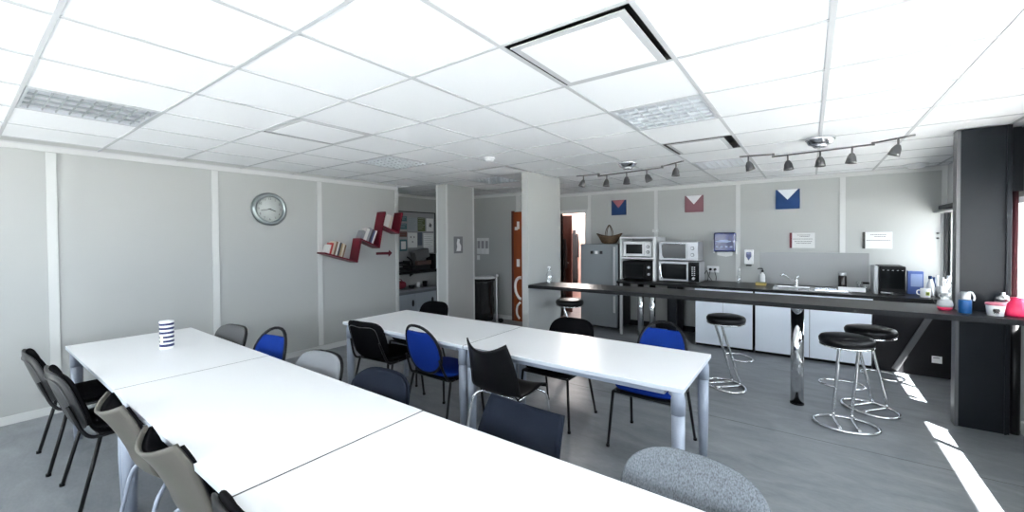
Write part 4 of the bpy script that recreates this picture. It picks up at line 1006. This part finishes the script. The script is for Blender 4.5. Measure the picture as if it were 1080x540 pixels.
for a, b in ((-.58, -.10), (-.095, .40)):
    bm = B(); box(bm, .1805, .19, a, b, .05, .55); d = mk('sliding_door', bm, mat('pale_grey_metal', (.34, .38, .43), .5), t)
    bm = B(); lathe(bm, [(0, 0), (.028, 0), (.028, .004), (0, .004)], 20, M=Matrix.Translation((.1905, (b-.07 if a < -.3 else b-.10), .38)) @ Matrix.Rotation(PI/2, 4, 'Y') @ Matrix.Scale(2.2, 4, (1,0,0))); mk('finger_pull', bm, M_GPLAST, d)
t = thing('red_bag', 'folded dark red bag on the left of the low grey cabinet', 'bag', (-6.02, 4.72, .641))
bm = B(); cushion(bm, .34, .15, .20, 3, Matrix.Translation((0, 0, .076)) @ Matrix.Rotation(PI/2, 4, 'Z')); mk('bag_body', bm, mat('dark_red_cloth_bag', (.14, .005, .015), .8), t)
bm = B(); tube(bm, [(.05, -.08, .14), (.05, -.03, .19), (.05, .04, .18), (.05, .08, .14)], .008, 8, smooth=4); mk('strap', bm, M_RED, t)
for k, (y, h, r, m_) in enumerate(((5.02, .05, .06, M_GPLAST), (5.18, .09, .035, M_WHITE), (5.34, .10, .05, M_BPLAST))):
    t = thing('desk_pot', ['low dark dish beside the red bag on the grey cabinet', 'white pot in the middle of the grey cabinet top', 'black pot at the right end of the grey cabinet top'][k], 'pot', (-5.98, y, .641), 0, 'pots on the grey cabinet')
    bm = B(); lathe(bm, [(0, 0), (r*.8, 0), (r, h), (r-.006, h), (r*.8-.006, .008), (0, .008)], 20); mk('body', bm, m_, t)
    bm = B(); lathe(bm, [(0, h*.5), (r*.85, h*.5), (r*.85, h*.55), (0, h*.55)], 20); mk('contents', bm, M_INK, t)

# bin-bag stand
t = thing('bin_bag_stand', 'pedal bin frame with white lid ring holding a black refuse sack', 'waste bin', (-4.97, 5.86, 0))
bm = B(); n = 30; rings = []
for z, r in ((.02, .17), (.05, .20), (.2, .205), (.4, .195), (.6, .20), (.72, .205), (.79, .215), (.80, .19)):
    rings.append([V(((r+.010*math.sin(7*a+z*9)+.006*math.sin(13*a-z*17))*math.cos(a), (r+.010*math.sin(7*a+z*9))*math.sin(a), z)) for a in [2*PI*k/n for k in range(n)]])
ring_loft(bm, rings); mk('refuse_sack', bm, mat('black_bin_liner', (.012, .012, .013), .25), t)
bm = B(); lathe(bm, [(0, .805), (.235, .805), (.24, .82), (.22, .835), (0, .845)], 32); mk('lid', bm, M_WHITE, t)
bm = B(); tube(bm, [(.225*math.cos(2*PI*k/28), .225*math.sin(2*PI*k/28), .775) for k in range(28)], .012, 8, closed=True); mk('clamp_ring', bm, M_BPLAST, t)
bm = B(); tube(bm, [(.25, .10, .87), (.25, .10, .06), (.30, .04, .02), (.36, -.02, .02)], .014, 10); tube(bm, [(.25, .10, .10), (.16, .2, .02)], .014, 8); mk('stand_post', bm, M_WHITE, t)
bm = B(); lathe(bm, [(0, -.022), (.04, -.022), (.04, .022), (0, .022)], 18, M=Matrix.Translation((.38, .06, .041)) @ Matrix.Rotation(PI/2, 4, 'X')); mk('wheel', bm, M_BPLAST, t)
bm = B(); box(bm, .215, .27, .07, .13, .83, .89, bev=.006); mk('hinge', bm, M_SILVER, t)
t = thing('hanging_notices', 'strip of white wall pockets behind the left pillar above the waste bin', 'wall pockets', (-5.28, YA-.001, 1.40))
for k in range(3):
    bm = B(); box(bm, -.16+k*.105, -.065+k*.105, -.006, 0, -.16, .16); p_ = mk('pocket', bm, M_PAPER, t)
    bm = B(); box(bm, -.145+k*.105, -.08+k*.105, -.0075, -.0062, -.05, .10); mk('print', bm, mat('grey_fill', (.3, .3, .31), .7), p_)
bm = B(); box(bm, -.16, -.09, -.006, 0, -.28, -.19); mk('small_card', bm, M_PAPER, t)

# orange door (wall behind the centre pillar)
rt = bpy.data.objects.new('door_2', None); COL.objects.link(rt); rt['kind'] = 'structure'
bm = B(); box(bm, -4.50, -4.12, YA-.045, YA-.002, .0, 2.04, bev=.002); mk('door_leaf', bm, M_ORANGE, rt)
bm = B(); box(bm, -4.545, -4.502, YA-.05, YA-.001, 0, 2.06); mk('door_frame', bm, M_BROWN, rt)
bm = B(); y = YA-.0465
box(bm, -4.43, -4.36, y, y+.001, 1.02, 1.16); box(bm, -4.47, -4.40, y, y+.001, 1.70, 1.76); box(bm, -4.42, -4.36, y, y+.001, 1.72, 1.86)
pts = [(-4.33, .82), (-4.41, .80), (-4.46, .70), (-4.45, .55), (-4.38, .44), (-4.33, .42)]
tube(bm, [(a, y+.003, b) for a, b in pts], .028, 8, smooth=5)
tube(bm, [(-4.35, y+.003, .36), (-4.42, y+.003, .28), (-4.43, y+.003, .14), (-4.37, y+.003, .05)], .022, 8, smooth=5)
mk('painted_marks', bm, M_PAPER, rt)
# corridor: brown door leaf standing open, coats
rt = bpy.data.objects.new('door_3', None); COL.objects.link(rt); rt['kind'] = 'structure'
bm = B(); box(bm, -4.75, -4.02, 7.60, 7.64, 0, 2.02, bev=.002); mk('door_leaf', bm, M_BROWN, rt)
bm = B(); tube(bm, [(-4.07, 7.60, 1.03), (-4.07, 7.55, 1.03), (-4.17, 7.55, 1.03)], .010, 10); mk('door_handle', bm, M_CHROME, rt)
def coat(label, x, y, w, z1, z0, m):
    t = thing('hanging_coat', label, 'coat', (x, y, 0), 0, 'coats hanging in the corridor')
    bm = B(); n = 20; rings = []
    for q in range(9):
        s = q/8; z = z1-(z1-z0)*s; ww = w*(.35+.65*min(1, s*3))*(1+.15*s); dd = .07*(1+.5*s)
        rings.append([V((ww/2*math.cos(a)+.01*math.sin(5*a+q), dd/2*math.sin(a)*(1+.2*math.sin(6*a)), z)) for a in [2*PI*k/n for k in range(n)]])
    ring_loft(bm, rings); mk('coat_body', bm, m, t)
    for s in (-1, 1): bm = B(); tube(bm, [(s*w*.36, 0, z1-.10), (s*w*.52, 0, z1-.35), (s*w*.50, 0, z1-.70)], .045, 10, smooth=4, radii=None); mk('sleeve', bm, m, t)
coat('long black coat hanging in the doorway on the brown door', -4.22, 7.50, .20, 1.62, .25, M_COAT)
coat('small dark jacket hanging on the pale pink corridor wall', -4.90, 9.42, .16, 1.75, .35, M_COAT)
bm = B(); box(bm, -4.80, -4.66, 9.494, 9.4995, 1.35, 1.78); o = mk('corridor_poster', bm, mat('poster_tan', (.45, .35, .28), .7)); tag(o, 'tan poster on the pale pink corridor wall seen through the doorway', 'poster')

# ------------------------------------------------------------------ light
w = bpy.data.worlds.new('World'); bpy.context.scene.world = w; w.use_nodes = True
bg = w.node_tree.nodes['Background']; bg.inputs[0].default_value = (.86, .93, 1, 1); bg.inputs[1].default_value = 8.0
sun = bpy.data.lights.new('sun', 'SUN'); sun.energy = 85; sun.angle = .01; sun.color = (1, .97, .92)
so = bpy.data.objects.new('sun', sun); COL.objects.link(so)
so.rotation_euler = V((-.5, .5, -1)).to_track_quat('-Z', 'Y').to_euler()
def portal(loc, sx, sy, rot):
    l = bpy.data.lights.new('portal', 'AREA'); l.shape = 'RECTANGLE'; l.size = sx; l.size_y = sy; l.cycles.is_portal = True
    o = bpy.data.objects.new('portal', l); COL.objects.link(o); o.location = loc; o.rotation_euler = rot
for a, b in WIN: portal((XR+.09, (a+b)/2, (SILL+HEAD)/2), HEAD-SILL, b-a, (0, PI/2, 0))
for a, b in ((-5.0, -2.3), (-1.9, .9)): portal(((a+b)/2, YB-.09, 1.5), b-a, 1.2, (PI/2, 0, 0))
# lamp in the corridor beyond the doorway
l = bpy.data.lights.new('corridor_lamp', 'POINT'); l.energy = 160; l.shadow_soft_size = .15; l.color = (1, .93, .88)
o = bpy.data.objects.new('corridor_lamp', l); COL.objects.link(o); o.location = (-4.4, 8.8, 2.25)

# ------------------------------------------------------------------ camera
H, F_, YAW, PIT, ROL = 1.56, 431.0, math.radians(35.9), math.radians(.9), math.radians(-.38)
fw = V((-math.sin(YAW)*math.cos(PIT), math.cos(YAW)*math.cos(PIT), -math.sin(PIT)))
rt_ = V((math.cos(YAW), math.sin(YAW), 0)); up = rt_.cross(fw)
r2 = rt_*math.cos(ROL)+up*math.sin(ROL); u2 = -rt_*math.sin(ROL)+up*math.cos(ROL)
cam = bpy.data.cameras.new('camera'); co = bpy.data.objects.new('camera', cam); COL.objects.link(co)
cam.sensor_width = 36; cam.sensor_fit = 'HORIZONTAL'; cam.lens = F_*36/1080
cam.shift_x = -2/1080; cam.shift_y = -12.5/1080; cam.clip_start = .05
Mc = Matrix((r2, u2, -fw)).transposed().to_4x4(); Mc.translation = V((0, 0, H)); co.matrix_world = Mc
sc = bpy.context.scene; sc.camera = co
sc.view_settings.view_transform = 'Standard'; sc.view_settings.look = 'None'; sc.view_settings.gamma = 1; sc.view_settings.use_curve_mapping = False
sc.view_settings.exposure = 0.35
sc.cycles.max_bounces = 10; sc.cycles.diffuse_bounces = 6; sc.cycles.transparent_max_bounces = 12
